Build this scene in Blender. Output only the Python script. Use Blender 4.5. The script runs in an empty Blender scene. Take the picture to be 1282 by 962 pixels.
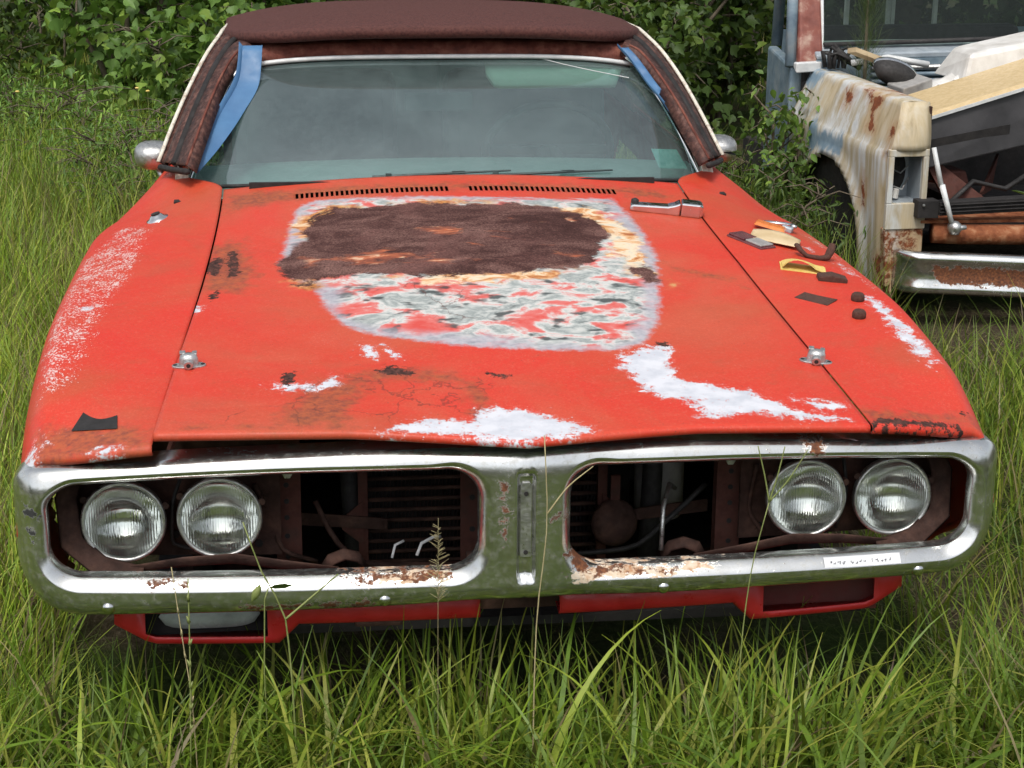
import bpy, math, random
import numpy as np
from mathutils import Vector, Matrix, Euler

random.seed(7)
RNG = np.random.default_rng(11)
R = math.radians
scene = bpy.context.scene
COL = scene.collection

# ------------------------------------------------------------------ camera
CAM_POS = Vector((-.4137, -3.2897, 1.8908))
CAM_YAW, CAM_PITCH, CAM_ROLL = .116567, .295328, .0082239
cam_data = bpy.data.cameras.new('camera'); cam = bpy.data.objects.new('camera', cam_data); COL.objects.link(cam)
_f = Vector((math.sin(CAM_YAW) * math.cos(CAM_PITCH), math.cos(CAM_YAW) * math.cos(CAM_PITCH), -math.sin(CAM_PITCH)))
_r = Vector((math.cos(CAM_YAW), -math.sin(CAM_YAW), 0)); _u = _r.cross(_f)
_r2 = _r * math.cos(CAM_ROLL) + _u * math.sin(CAM_ROLL); _u2 = -_r * math.sin(CAM_ROLL) + _u * math.cos(CAM_ROLL)
mw = Matrix((_r2, _u2, -_f)).transposed().to_4x4(); mw.translation = CAM_POS
cam.matrix_world = mw
cam_data.sensor_fit = 'HORIZONTAL'; cam_data.sensor_width = 36; cam_data.lens = 36 * 2307.7 / 1282
cam_data.clip_start = .05; cam_data.clip_end = 2000
scene.camera = cam

# ------------------------------------------------------------------ world (bright overcast sky) and sun
SUN_EL, SUN_AZ = R(58), R(200)          # azimuth clockwise from +Y: sun behind the camera, a little to its left
world = bpy.data.worlds.new('World'); scene.world = world; world.use_nodes = True
wn = world.node_tree; wn.nodes.clear()
sky = wn.nodes.new('ShaderNodeTexSky'); sky.sky_type = 'NISHITA'; sky.sun_disc = False
sky.sun_elevation = SUN_EL; sky.sun_rotation = SUN_AZ; sky.air_density = 1.0; sky.dust_density = 3.0; sky.ozone_density = 1.0
hs = wn.nodes.new('ShaderNodeHueSaturation'); hs.inputs['Saturation'].default_value = .32   # thin overcast: nearly white
bg = wn.nodes.new('ShaderNodeBackground'); bg.inputs['Strength'].default_value = .15
wo = wn.nodes.new('ShaderNodeOutputWorld')
wn.links.new(sky.outputs[0], hs.inputs['Color']); wn.links.new(hs.outputs[0], bg.inputs['Color']); wn.links.new(bg.outputs[0], wo.inputs[0])
sd_ = bpy.data.lights.new('sun', 'SUN'); sd_.energy = 1.5; sd_.angle = R(12); sd_.color = (1, .95, .88)
sun = bpy.data.objects.new('sun', sd_); COL.objects.link(sun)
_sv = Vector((math.sin(SUN_AZ) * math.cos(SUN_EL), math.cos(SUN_AZ) * math.cos(SUN_EL), math.sin(SUN_EL)))
sun.rotation_euler = _sv.to_track_quat('Z', 'Y').to_euler(); sun.location = _sv * 30
vs = scene.view_settings; vs.view_transform = 'Standard'; vs.look = 'None'; vs.gamma = 1; vs.use_curve_mapping = False
vs.exposure = .36
scene.render.engine = 'CYCLES'
scene.cycles.use_denoising = True
scene.cycles.max_bounces = 10; scene.cycles.transparent_max_bounces = 16
scene.cycles.caustics_reflective = False; scene.cycles.caustics_refractive = False

# ------------------------------------------------------------------ node helpers
class MT:
    """a material with short-hand node builders"""
    def __init__(s, name):
        s.m = bpy.data.materials.new(name); s.m.use_nodes = True; s.nt = s.m.node_tree
        s.nt.nodes.clear(); s.out = s.n('ShaderNodeOutputMaterial'); s.tc = s.n('ShaderNodeTexCoord')
    def n(s, t): return s.nt.nodes.new(t)
    def l(s, a, b): s.nt.links.new(a, b)
    def put(s, sock, v):
        if hasattr(v, 'is_output') or isinstance(v, bpy.types.NodeSocket): s.l(v, sock)
        elif isinstance(v, (tuple, list)) and len(v) == 3 and sock.type == 'RGBA': sock.default_value = (*v, 1)
        else: sock.default_value = v
    def co(s, scale=(1, 1, 1), rot=(0, 0, 0), src='Object'):
        mp = s.n('ShaderNodeMapping'); s.l(s.tc.outputs[src], mp.inputs[0])
        mp.inputs['Scale'].default_value = scale; mp.inputs['Rotation'].default_value = rot
        return mp.outputs[0]
    def noise(s, scale, detail=4, rough=.55, dist=0, co=None, out='Fac'):
        t = s.n('ShaderNodeTexNoise'); t.inputs['Scale'].default_value = scale; t.inputs['Detail'].default_value = detail
        t.inputs['Roughness'].default_value = rough; t.inputs['Distortion'].default_value = dist
        s.l(co if co is not None else s.tc.outputs['Object'], t.inputs['Vector']); return t.outputs[out]
    def voro(s, scale, feature='F1', co=None, out='Distance', rand=1):
        t = s.n('ShaderNodeTexVoronoi'); t.feature = feature; t.inputs['Scale'].default_value = scale
        t.inputs['Randomness'].default_value = rand
        s.l(co if co is not None else s.tc.outputs['Object'], t.inputs['Vector']); return t.outputs[out]
    def math(s, op, a, b=0, clamp=False):
        t = s.n('ShaderNodeMath'); t.operation = op; t.use_clamp = clamp; s.put(t.inputs[0], a); s.put(t.inputs[1], b); return t.outputs[0]
    def mr(s, v, a, b, c=0, d=1, smooth=True):
        t = s.n('ShaderNodeMapRange'); t.interpolation_type = 'SMOOTHSTEP' if smooth else 'LINEAR'
        s.put(t.inputs[0], v); t.inputs[1].default_value = a; t.inputs[2].default_value = b; t.inputs[3].default_value = c; t.inputs[4].default_value = d
        return t.outputs[0]
    def mix(s, f, a, b, blend='MIX'):
        t = s.n('ShaderNodeMix'); t.data_type = 'RGBA'; t.blend_type = blend
        s.put(t.inputs[0], f); s.put(t.inputs[6], a); s.put(t.inputs[7], b); return t.outputs[2]
    def fmix(s, f, a, b):
        t = s.n('ShaderNodeMix'); t.data_type = 'FLOAT'; s.put(t.inputs[0], f); s.put(t.inputs[2], a); s.put(t.inputs[3], b); return t.outputs[0]
    def ramp(s, f, stops, interp='LINEAR'):
        t = s.n('ShaderNodeValToRGB'); t.color_ramp.interpolation = interp; e = t.color_ramp.elements
        while len(e) < len(stops): e.new(.5)
        for q, (p, c) in zip(e, stops): q.position = p; q.color = (*c, 1)
        s.l(f, t.inputs[0]); return t.outputs[0]
    def attr(s, name, out='Fac'):
        t = s.n('ShaderNodeAttribute'); t.attribute_name = name; return t.outputs[out]
    def bump(s, h, strength=.3, dist=.01, normal=None):
        t = s.n('ShaderNodeBump'); t.inputs['Strength'].default_value = strength; t.inputs['Distance'].default_value = dist
        s.put(t.inputs['Height'], h)
        if normal is not None: s.l(normal, t.inputs['Normal'])
        return t.outputs[0]
    def pbr(s, color, rough=.6, metal=0, normal=None, spec=.5, coat=None, final=True):
        b = s.n('ShaderNodeBsdfPrincipled'); s.put(b.inputs['Base Color'], color); s.put(b.inputs['Roughness'], rough); s.put(b.inputs['Metallic'], metal)
        s.put(b.inputs['Specular IOR Level'], spec)
        if normal is not None: s.l(normal, b.inputs['Normal'])
        if coat: b.inputs['Coat Weight'].default_value = coat; b.inputs['Coat Roughness'].default_value = .25
        if final: s.l(b.outputs[0], s.out.inputs[0])
        return b.outputs[0]
    def mixs(s, f, a, b):
        t = s.n('ShaderNodeMixShader'); s.put(t.inputs[0], f); s.l(a, t.inputs[1]); s.l(b, t.inputs[2]); return t.outputs[0]
    def surf(s, sh): s.l(sh, s.out.inputs[0])

def simple(name, c1, c2, scale=20, rough=.6, metal=0, bump=.2, bdist=.004, c3=None, spec=.5):
    m = MT(name); n = m.noise(scale, 6, .6)
    stops = [(.35, c1), (.65, c2)] if c3 is None else [(.3, c1), (.5, c2), (.72, c3)]
    col = m.ramp(n, stops)
    m.pbr(col, m.mr(m.noise(scale * 2.3, 4), .3, .7, max(0, rough - .12), min(1, rough + .12)), metal, m.bump(m.noise(scale * 4, 5), bump, bdist), spec)
    return m.m

# ------------------------------------------------------------------ mesh helpers
def tag(o, label=None, cat=None, group=None, kind=None):
    if label: o['label'] = label
    if cat: o['category'] = cat
    if group: o['group'] = group
    if kind: o['kind'] = kind
    return o

def set_parent(o, p):
    if p is not None:
        o.parent = p; o.matrix_parent_inverse = world_of(p).inverted()

def world_of(o):
    m = o.matrix_basis.copy()
    if o.parent is not None: m = world_of(o.parent) @ o.matrix_parent_inverse @ m
    return m

def mesh_of(name, verts, faces, mat=None, smooth=True, attrs=None, colors=None):
    me = bpy.data.meshes.new(name)
    V = np.asarray(verts, dtype=np.float32).reshape(-1, 3)
    if isinstance(faces, np.ndarray):
        F = faces.astype(np.int32); k = F.shape[1]
        me.vertices.add(len(V)); me.vertices.foreach_set('co', V.ravel())
        me.loops.add(F.size); me.loops.foreach_set('vertex_index', F.ravel())
        me.polygons.add(len(F)); me.polygons.foreach_set('loop_start', np.arange(0, F.size, k, dtype=np.int32))
        me.update(calc_edges=True)
    else:
        me.from_pydata([tuple(map(float, v)) for v in V], [], [tuple(int(i) for i in f) for f in faces])
    me.validate()
    if smooth and len(me.polygons): me.polygons.foreach_set('use_smooth', np.ones(len(me.polygons), bool))
    for k_, a in (attrs or {}).items():
        at = me.attributes.new(k_, 'FLOAT', 'POINT'); at.data.foreach_set('value', np.asarray(a, np.float32).ravel())
    if colors is not None:
        at = me.attributes.new('tint', 'FLOAT_COLOR', 'POINT')
        c = np.ones((len(V), 4), np.float32); c[:, :3] = colors; at.data.foreach_set('color', c.ravel())
    if mat is not None: me.materials.append(mat)
    return me

def link(name, me, parent=None, loc=None):
    o = bpy.data.objects.new(name, me); COL.objects.link(o)
    if loc is not None: o.location = loc
    set_parent(o, parent)
    return o

def obj(name, verts, faces, mat, parent=None, smooth=True, attrs=None, colors=None, solid=None, bevel=None, sharp=None):
    o = link(name, mesh_of(name, verts, faces, mat, smooth, attrs, colors), parent)
    if solid:
        md = o.modifiers.new('thickness', 'SOLIDIFY'); md.thickness = solid; md.offset = -1
    if bevel:
        md = o.modifiers.new('bevel', 'BEVEL'); md.width = bevel; md.segments = 2; md.limit_method = 'ANGLE'; md.angle_limit = R(35)
    if sharp: o.data.set_sharp_from_angle(angle=R(sharp))
    return o

def empty(name, loc, rotz=0):
    o = bpy.data.objects.new(name, None); COL.objects.link(o); o.location = loc; o.rotation_euler = (0, 0, rotz); o.empty_display_size = .1
    return o

def grid_faces(nu, nv, closed_u=False, keep=None):
    """vertex index = i * nv + j, i in nu rows, j in nv columns"""
    iu = nu if closed_u else nu - 1
    i, j = np.meshgrid(np.arange(iu), np.arange(nv - 1), indexing='ij'); i2 = (i + 1) % nu
    F = np.stack([i * nv + j, i2 * nv + j, i2 * nv + j + 1, i * nv + j + 1], -1).reshape(-1, 4)
    if keep is not None: F = F[np.asarray(keep).reshape(-1)]
    return F

class MB:
    """collects simple solids into one mesh"""
    def __init__(s): s.v = []; s.f = []
    def add(s, V, F):
        o = len(s.v); s.v += [tuple(map(float, q)) for q in V]; s.f += [tuple(int(i) + o for i in f) for f in F]; return s
    def box(s, c, size, rot=None, taper=1.0):
        hx, hy, hz = [d / 2 for d in size]
        P = [Vector((x * (taper if z > 0 else 1), y * (taper if z > 0 else 1), z)) for x, y, z in
             [(-hx, -hy, -hz), (hx, -hy, -hz), (hx, hy, -hz), (-hx, hy, -hz), (-hx, -hy, hz), (hx, -hy, hz), (hx, hy, hz), (-hx, hy, hz)]]
        M = rot if isinstance(rot, Matrix) else (Euler(rot).to_matrix() if rot is not None else Matrix.Identity(3))
        s.add([M @ p + Vector(c) for p in P], [(0, 3, 2, 1), (4, 5, 6, 7), (0, 1, 5, 4), (1, 2, 6, 5), (2, 3, 7, 6), (3, 0, 4, 7)]); return s
    def hexa(s, P):
        """eight corners: bottom ring then top ring"""
        s.add(P, [(0, 3, 2, 1), (4, 5, 6, 7), (0, 1, 5, 4), (1, 2, 6, 5), (2, 3, 7, 6), (3, 0, 4, 7)]); return s
    def tube(s, pts, r, n=8, cap=True, flat=1.0, up=None):
        pts = [Vector(p) for p in pts]; k = len(pts); rr = r if hasattr(r, '__len__') else [r] * k
        V = []; prev = Vector(up) if up is not None else None
        for i, p in enumerate(pts):
            t = (pts[min(i + 1, k - 1)] - pts[max(i - 1, 0)]).normalized()
            if prev is None: prev = Vector((0, 0, 1)) if abs(t.z) < .9 else Vector((1, 0, 0))
            b = t.cross(prev).normalized(); nn = b.cross(t).normalized(); prev = nn
            for j in range(n):
                a = 2 * math.pi * j / n; V.append(p + b * math.cos(a) * rr[i] + nn * math.sin(a) * rr[i] * flat)
        F = [(i * n + j, i * n + (j + 1) % n, (i + 1) * n + (j + 1) % n, (i + 1) * n + j) for i in range(k - 1) for j in range(n)]
        if cap: F += [tuple(range(n - 1, -1, -1)), tuple((k - 1) * n + j for j in range(n))]
        s.add(V, F); return s
    def prism(s, poly, h, M=None):
        """flat polygon (x, y) extruded from 0 to h, moved by matrix M"""
        n = len(poly); M = M or Matrix.Identity(4)
        V = [M @ Vector((x, y, 0)) for x, y in poly] + [M @ Vector((x, y, h)) for x, y in poly]
        s.add(V, [tuple(range(n - 1, -1, -1)), tuple(range(n, 2 * n))] + [(i, (i + 1) % n, n + (i + 1) % n, n + i) for i in range(n)]); return s
    def lathe(s, prof, n=32, M=None, closed=False):
        """profile (radius, height) turned about local Z"""
        M = M or Matrix.Identity(4); k = len(prof)
        V = [M @ Vector((r * math.cos(2 * math.pi * j / n), r * math.sin(2 * math.pi * j / n), h)) for r, h in prof for j in range(n)]
        kk = k if closed else k - 1
        s.add(V, [(i * n + j, i * n + (j + 1) % n, ((i + 1) % k) * n + (j + 1) % n, ((i + 1) % k) * n + j) for i in range(kk) for j in range(n)]); return s
    def obj(s, name, mat, parent=None, smooth=False, **k): return obj(name, s.v, s.f, mat, parent, smooth, **k)

def frame_from(loc, z, xhint=(1, 0, 0)):
    z = Vector(z).normalized(); x = Vector(xhint); x = (x - z * x.dot(z)).normalized(); y = z.cross(x)
    m = Matrix((x, y, z)).transposed().to_4x4(); m.translation = Vector(loc); return m

def spline(pts, n):
    P = np.asarray(pts, float); d = np.r_[0, np.cumsum(np.linalg.norm(np.diff(P, axis=0), axis=1))]
    t = np.linspace(0, d[-1], n)
    return np.stack([itp(t, d, P[:, k]) for k in range(P.shape[1])], -1)

def sdf(X, Y, poly):
    """signed distance to a closed polygon, positive inside"""
    P = np.asarray(poly, float); Q = np.roll(P, -1, 0); X = np.asarray(X, float).ravel(); Y = np.asarray(Y, float).ravel()
    d = np.full(X.shape, 1e9); ins = np.zeros(X.shape, bool)
    for (x0, y0), (x1, y1) in zip(P, Q):
        ex, ey = x1 - x0, y1 - y0; t = np.clip(((X - x0) * ex + (Y - y0) * ey) / (ex * ex + ey * ey + 1e-12), 0, 1)
        d = np.minimum(d, np.hypot(X - x0 - t * ex, Y - y0 - t * ey))
        c = ((y0 > Y) != (y1 > Y)) & (X < (x1 - x0) * (Y - y0) / (y1 - y0 + 1e-12) + x0); ins ^= c
    return np.where(ins, d, -d)

def sdfs(X, Y, polys):
    if not polys: return np.full(np.asarray(X).size, -1.)
    return np.max([sdf(X, Y, p) for p in polys], axis=0)

# ------------------------------------------------------------------ body shape of the red car (metres)
def itp(v, xs, ys):
    """smooth (monotone cubic-ish) interpolation through knots"""
    v = np.asarray(v, float); xs = np.asarray(xs, float); ys = np.asarray(ys, float)
    d = np.diff(ys) / np.diff(xs)
    m = np.concatenate([[d[0]], np.where(d[1:] * d[:-1] > 0, 2 * d[1:] * d[:-1] / (d[1:] + d[:-1] + 1e-12), 0), [d[-1]]])
    i = np.clip(np.searchsorted(xs, v, side='right') - 1, 0, len(xs) - 2)
    h = xs[i + 1] - xs[i]; t = np.clip((v - xs[i]) / h, 0, 1)
    h00 = 2 * t**3 - 3 * t**2 + 1; h10 = t**3 - 2 * t**2 + t; h01 = -2 * t**3 + 3 * t**2; h11 = t**3 - t**2
    return h00 * ys[i] + h10 * h * m[i] + h01 * ys[i + 1] + h11 * h * m[i + 1]

def seam_x(y): return itp(y, [-.1, 0, 1.65, 1.84, 2.2, 5], [.705, .70, .62, .735, .77, .77])
def seam_z(y):
    y = np.asarray(y, float); yy = np.clip(y, -.1, 1.7)
    return .772 + .092 * yy + .007 * yy**2 - .012 * np.clip(y - 1.75, 0, 1)
def edge_x(y): return itp(y, [-.1, .1, .5, 1.0, 1.6, 1.9, 2.1, 2.3, 2.7, 3.3, 3.9, 4.5, 5.0],
                          [.955, .965, .984, .995, .995, .965, .925, .895, .87, .865, .88, .875, .85])
def edge_z(y): return itp(y, [-.1, .05, .34, .8, 1.2, 1.7, 2.15, 2.8, 3.8, 5.0],
                          [.675, .695, .775, .808, .808, .795, .775, .79, .80, .78])

def hood_z(x, y):
    x = np.asarray(x, float); y = np.asarray(y, float)
    s = x / seam_x(np.minimum(y, 1.65))
    crown = .012 + .012 * np.clip(y, 0, 1.7)
    z = seam_z(y) + crown * (1 - s * s)
    # popped-up front left corner, shallow bulge in the middle
    z = z + .026 * np.clip(-s, 0, 1)**1.3 * np.clip(1 - y / .9, 0, 1)
    r = ((x - .0) / .46)**2 + ((y - .98) / .50)**2
    z = z + .010 * np.exp(-r**2 * 1.1)
    return z

def fender_top_z(ax, y):
    """height of the upper fender skin at |x| = ax"""
    xs = seam_x(y); xe = edge_x(y) - .055; zs = seam_z(y); ze = edge_z(y) + .03
    q = np.clip((ax - xs) / (xe - xs), 0, 1)
    return zs - (zs - ze) * q**1.5

def car_top_z(x, y):
    ax = np.abs(x)
    return np.where(ax <= seam_x(y), hood_z(x, y), fender_top_z(ax, y))

# ------------------------------------------------------------------ materials
def make_paint():
    m = MT('weathered_red_paint')
    patch, rust, cream, white, dark, speck, grime = [m.attr(k) for k in ('patch', 'rust', 'cream', 'white', 'dark', 'speck', 'grime')]
    # faded red to dull orange
    big = m.noise(2.2, 4, .6, .6); fine = m.noise(160, 5, .7); mid = m.noise(14, 6, .65)
    red = m.ramp(big, [(.32, (.60, .032, .018)), (.50, (.57, .042, .020)), (.68, (.48, .066, .026))])
    fade = m.noise(1.6, 5, .62, .8); red = m.mix(m.mr(fade, .42, .70, 0, .70), red, (.50, .105, .052)); red = m.mix(m.mr(m.noise(5.5, 7, .7, .5), .50, .72, 0, .45), red, (.40, .075, .034))
    red = m.mix(m.mr(fine, .50, .68, 0, .36), red, (.66, .15, .09)); red = m.mix(m.mr(m.noise(330, 2, .6), .56, .70, 0, .5), red, (.30, .045, .025))
    red = m.mix(m.mr(mid, .56, .78, 0, .45), red, (.36, .075, .035))
    # tiny chips everywhere
    chips = m.mr(m.math('ADD', m.voro(55), m.math('MULTIPLY', m.noise(6, 3), .20)), .165, .140)
    red = m.mix(m.math('MULTIPLY', chips, .6), red, (.12, .05, .035))
    red = m.mix(m.mr(m.math('ADD', m.voro(170), m.math('MULTIPLY', m.noise(11, 4), .5)), .36, .30, 0, .55), red, (.62, .26, .20))
    red = m.mix(m.mr(m.noise(130, 3, .8, 0, m.co((.25, 1.6, 1), (0, 0, .5))), .70, .74, 0, .4), red, (.66, .30, .24))
    # orange grime / rust bloom
    g = m.mr(m.math('ADD', grime, m.math('MULTIPLY', m.math('SUBTRACT', m.noise(24, 8, .7), .5), .16)), -.01, .05)
    red = m.mix(m.math('MULTIPLY', g, .75), red, m.ramp(m.noise(70, 5, .7), [(.35, (.10, .045, .03)), (.6, (.36, .10, .035))]))
    # fine scratches with primer showing
    sp_n = m.math('ADD', m.noise(190, 3, .8, 0, m.co((1, .6, 1), (0, 0, .3))), m.math('MULTIPLY', m.noise(22, 3), .35))
    sp = m.mr(m.math('ADD', sp_n, m.math('MULTIPLY', m.math('MINIMUM', speck, .02), 4.5)), .80, .84)
    red = m.mix(sp, red, (.66, .50, .47))
    # sanded patch: red islands, white feathered primer, grey filler, dark spots
    st = m.co((.85, 1.15, 1), (0, 0, .1))
    n1 = m.noise(12, 5, .58, .5, st); n2 = m.noise(34, 6, .66, .4, st); n3 = m.noise(19, 3, .5, .3, m.co((.8, 1.3, 1), (0, 0, -.45)))
    s1 = m.math('ADD', m.math('MULTIPLY', n1, .78), m.math('MULTIPLY', n2, .22))
    sand = m.ramp(s1, [(.36, (.56, .070, .055)), (.450, (.60, .16, .14)), (.485, (.56, .38, .36)), (.510, (.58, .57, .54)), (.540, (.44, .46, .44)), (.585, (.25, .28, .27)), (.63, (.42, .44, .42)), (.70, (.55, .55, .52))])
    sand = m.mix(m.mr(n3, .56, .68, 0, .92), sand, (.045, .055, .055))
    ringn = m.math('ADD', patch, m.math('MULTIPLY', m.math('SUBTRACT', m.noise(18, 5, .6), .5), .07))
    ringn = m.math('ADD', ringn, m.math('MULTIPLY', m.math('SUBTRACT', m.noise(4.5, 3), .5), .11)); ring = m.mr(ringn, .062, .012)
    sand = m.mix(m.math('MULTIPLY', ring, .85), sand, m.ramp(m.noise(60, 4), [(.3, (.27, .27, .31)), (.6, (.42, .40, .44)), (.8, (.55, .36, .36))]))
    stp = m.noise(30, 4, .6, 0, m.co((.35, 1.6, 1), (0, 0, .2)))
    sand = m.mix(m.math('MULTIPLY', m.mr(stp, .52, .68), m.mr(m.attr('rearband'), .0, .03)), sand, (.56, .07, .045))
    pm = m.mr(m.math('ADD', patch, m.math('MULTIPLY', m.math('SUBTRACT', m.noise(40, 7, .75), .5), .055)), -.010, .012)
    col = m.mix(pm, red, sand)
    # cream / bare metal with orange streaks
    cn = m.noise(20, 5, .65, .9, m.co((.6, 1.2, 1), (0, 0, -.6)))
    crc = m.ramp(cn, [(.34, (.34, .10, .03)), (.45, (.60, .30, .12)), (.54, (.74, .60, .42)), (.66, (.55, .53, .44)), (.74, (.16, .06, .03))])
    cm = m.mr(m.math('ADD', cream, m.math('MULTIPLY', m.math('SUBTRACT', m.noise(18, 6, .65), .5), .14)), -.01, .015)
    col = m.mix(cm, col, crc)
    # orange edge of the rust, then the dark rust itself
    rw = m.math('ADD', rust, m.math('MULTIPLY', m.math('SUBTRACT', m.noise(7, 10, .72, .6), .5), .21))
    edge = m.mr(rw, -.045, -.008)
    oc = m.ramp(m.noise(42, 6, .7), [(.34, (.20, .065, .02)), (.48, (.50, .19, .05)), (.62, (.62, .40, .17)), (.75, (.30, .27, .10))])
    col = m.mix(m.math('MULTIPLY', edge, m.mr(m.noise(6, 4), .46, .60)), col, oc)
    rm = m.mr(rw, -.008, .010)
    sn = m.math('ADD', m.math('MULTIPLY', m.noise(200, 3, .8), .52), m.math('MULTIPLY', m.noise(8, 9, .70, .8, m.co((.8, 1.25, 1))), .60))
    rc = m.ramp(sn, [(.42, (.035, .014, .012)), (.53, (.068, .030, .026)), (.62, (.15, .078, .066)), (.74, (.27, .15, .12))])
    rc = m.mix(m.mr(m.noise(4.5, 9, .72, .7), .50, .66, 0, .75), rc, m.ramp(m.noise(150, 3, .8), [(.36, (.075, .032, .028)), (.6, (.19, .088, .075))]))
    spot = m.mr(m.noise(6.5, 5, .6, .8, m.co((.8, 1.9, 1))), .64, .73)
    spot = m.math('MAXIMUM', spot, m.mr(m.math('ADD', m.attr('spot'), m.math('MULTIPLY', m.math('SUBTRACT', m.noise(22, 5, .65, .6, m.co((.6, 1.5, 1))), .5), .14)), -.005, .03))
    rc = m.mix(spot, rc, m.ramp(m.noise(30, 4, .6, 1, m.co((.6, 1.6, 1))), [(.38, (.22, .07, .045)), (.55, (.45, .13, .06)), (.68, (.66, .50, .34))]))
    col = m.mix(rm, col, rc)
    # white primer where paint flaked off
    wn_ = m.math('ADD', white, m.math('MULTIPLY', m.math('SUBTRACT', m.noise(30, 10, .85), .5), .19)); wn_ = m.math('SUBTRACT', wn_, .006)
    isl = m.mr(m.noise(70, 6, .75, .3), .66, .63); fly = m.math('MULTIPLY', m.mr(white, -.055, -.01), m.mr(m.noise(85, 5, .7), .665, .68))
    wm = m.math('MAXIMUM', m.math('MULTIPLY', m.mr(wn_, -.0015, .0015), isl), fly)
    col = m.mix(m.mr(wn_, -.012, .0, 0, .35), col, (.72, .30, .25))
    col = m.mix(wm, col, m.ramp(m.noise(25, 4), [(.35, (.50, .52, .57)), (.6, (.63, .64, .68))]))
    # dark chips
    dn = m.math('ADD', dark, m.math('MULTIPLY', m.math('SUBTRACT', m.noise(70, 6, .72), .5), .07))
    dm = m.mr(dn, -.002, .002)
    col = m.mix(dm, col, m.ramp(m.noise(90, 4), [(.35, (.03, .018, .016)), (.65, (.11, .05, .04))]))
    # hairline cracks
    ckc = m.n('ShaderNodeVectorMath'); ckc.operation = 'ADD'; m.l(m.tc.outputs['Object'], ckc.inputs[0]); ckn = m.n('ShaderNodeVectorMath'); ckn.operation = 'SCALE'; m.l(m.noise(7, 5, .6, 0, None, 'Color'), ckn.inputs[0]); ckn.inputs['Scale'].default_value = .16; m.l(ckn.outputs[0], ckc.inputs[1])
    crk = m.math('MULTIPLY', m.mr(m.voro(6.5, 'DISTANCE_TO_EDGE', ckc.outputs[0]), .016, .004), m.math('MULTIPLY', m.mr(m.math('ADD', m.attr('crack'), m.math('MULTIPLY', m.math('SUBTRACT', m.noise(9, 4), .5), .25)), -.01, .03), .55))
    col = m.mix(crk, col, (.10, .03, .02))
    rust_all = m.math('MAXIMUM', rm, dm)
    rgh = m.fmix(rust_all, m.mr(mid, .3, .7, .42, .58), .9)
    rgh = m.fmix(m.math('MULTIPLY', pm, .7), rgh, .72)
    h = m.math('ADD', m.math('MULTIPLY', m.math('MULTIPLY', rust_all, m.noise(190, 4, .75)), .9), m.math('MULTIPLY', m.math('MAXIMUM', wm, m.math('MAXIMUM', dm, sp)), -.35))
    h = m.math('ADD', h, m.math('MULTIPLY', fine, .10))
    h = m.math('ADD', h, m.math('MULTIPLY', m.noise(3.5, 3), 1.1))
    m.pbr(col, rgh, 0, m.bump(h, .45, .004), m.fmix(rust_all, .35, .12))
    return m.m

def make_chrome(name='weathered_chrome', rustamt=.0):
    m = MT(name); ra = m.attr('rust'); ca = m.attr('cream'); da = m.attr('dark')
    n = m.noise(40, 6, .7); dirt = m.noise(5, 6, .65, .4)
    base = m.ramp(dirt, [(.3, (.60, .61, .58)), (.6, (.72, .73, .72))])
    film = m.mr(m.noise(60, 7, .75), .45, .74, .08, .52)
    col = m.mix(film, base, (.44, .42, .35))
    pit = m.mr(m.math('ADD', m.voro(95), m.math('MULTIPLY', m.noise(9, 5), .32)), .235, .205)
    col = m.mix(pit, col, (.10, .06, .04))
    cw = m.math('ADD', ca, m.math('MULTIPLY', m.math('SUBTRACT', m.noise(45, 7, .72, 0, m.co((.45, 1, 1))), .5), .075))
    cm = m.mr(cw, -.002, .002)
    col = m.mix(cm, col, m.ramp(n, [(.35, (.42, .20, .09)), (.5, (.66, .52, .38)), (.68, (.74, .66, .56))]))
    rw = m.math('ADD', ra, m.math('MULTIPLY', m.math('SUBTRACT', m.noise(50, 8, .75, 0, m.co((.8, 1, 1))), .5), .10))
    rm = m.mr(rw, -.002, .004)
    col = m.mix(rm, col, m.ramp(m.noise(110, 5, .7), [(.3, (.05, .02, .012)), (.55, (.17, .06, .025)), (.75, (.38, .15, .05))]))
    dm = m.mr(m.math('ADD', da, m.math('MULTIPLY', m.math('SUBTRACT', m.noise(60, 6, .7), .5), .05)), -.002, .002)
    col = m.mix(dm, col, (.03, .03, .03))
    notm = m.math('MAXIMUM', m.math('MAXIMUM', rm, cm), m.math('MAXIMUM', dm, pit))
    metal = m.math('SUBTRACT', 1, notm, True)
    metal = m.math('MULTIPLY', metal, m.math('SUBTRACT', 1, m.math('MULTIPLY', film, .45)))
    rgh = m.fmix(notm, m.math('ADD', m.mr(dirt, .3, .7, .11, .22), m.math('MULTIPLY', film, .22)), .8)
    h = m.math('ADD', m.math('MULTIPLY', notm, m.noise(200, 3)), m.math('MULTIPLY', m.noise(6, 2), .5))
    m.pbr(col, rgh, metal, m.bump(h, .25, .003))
    return m.m

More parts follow.
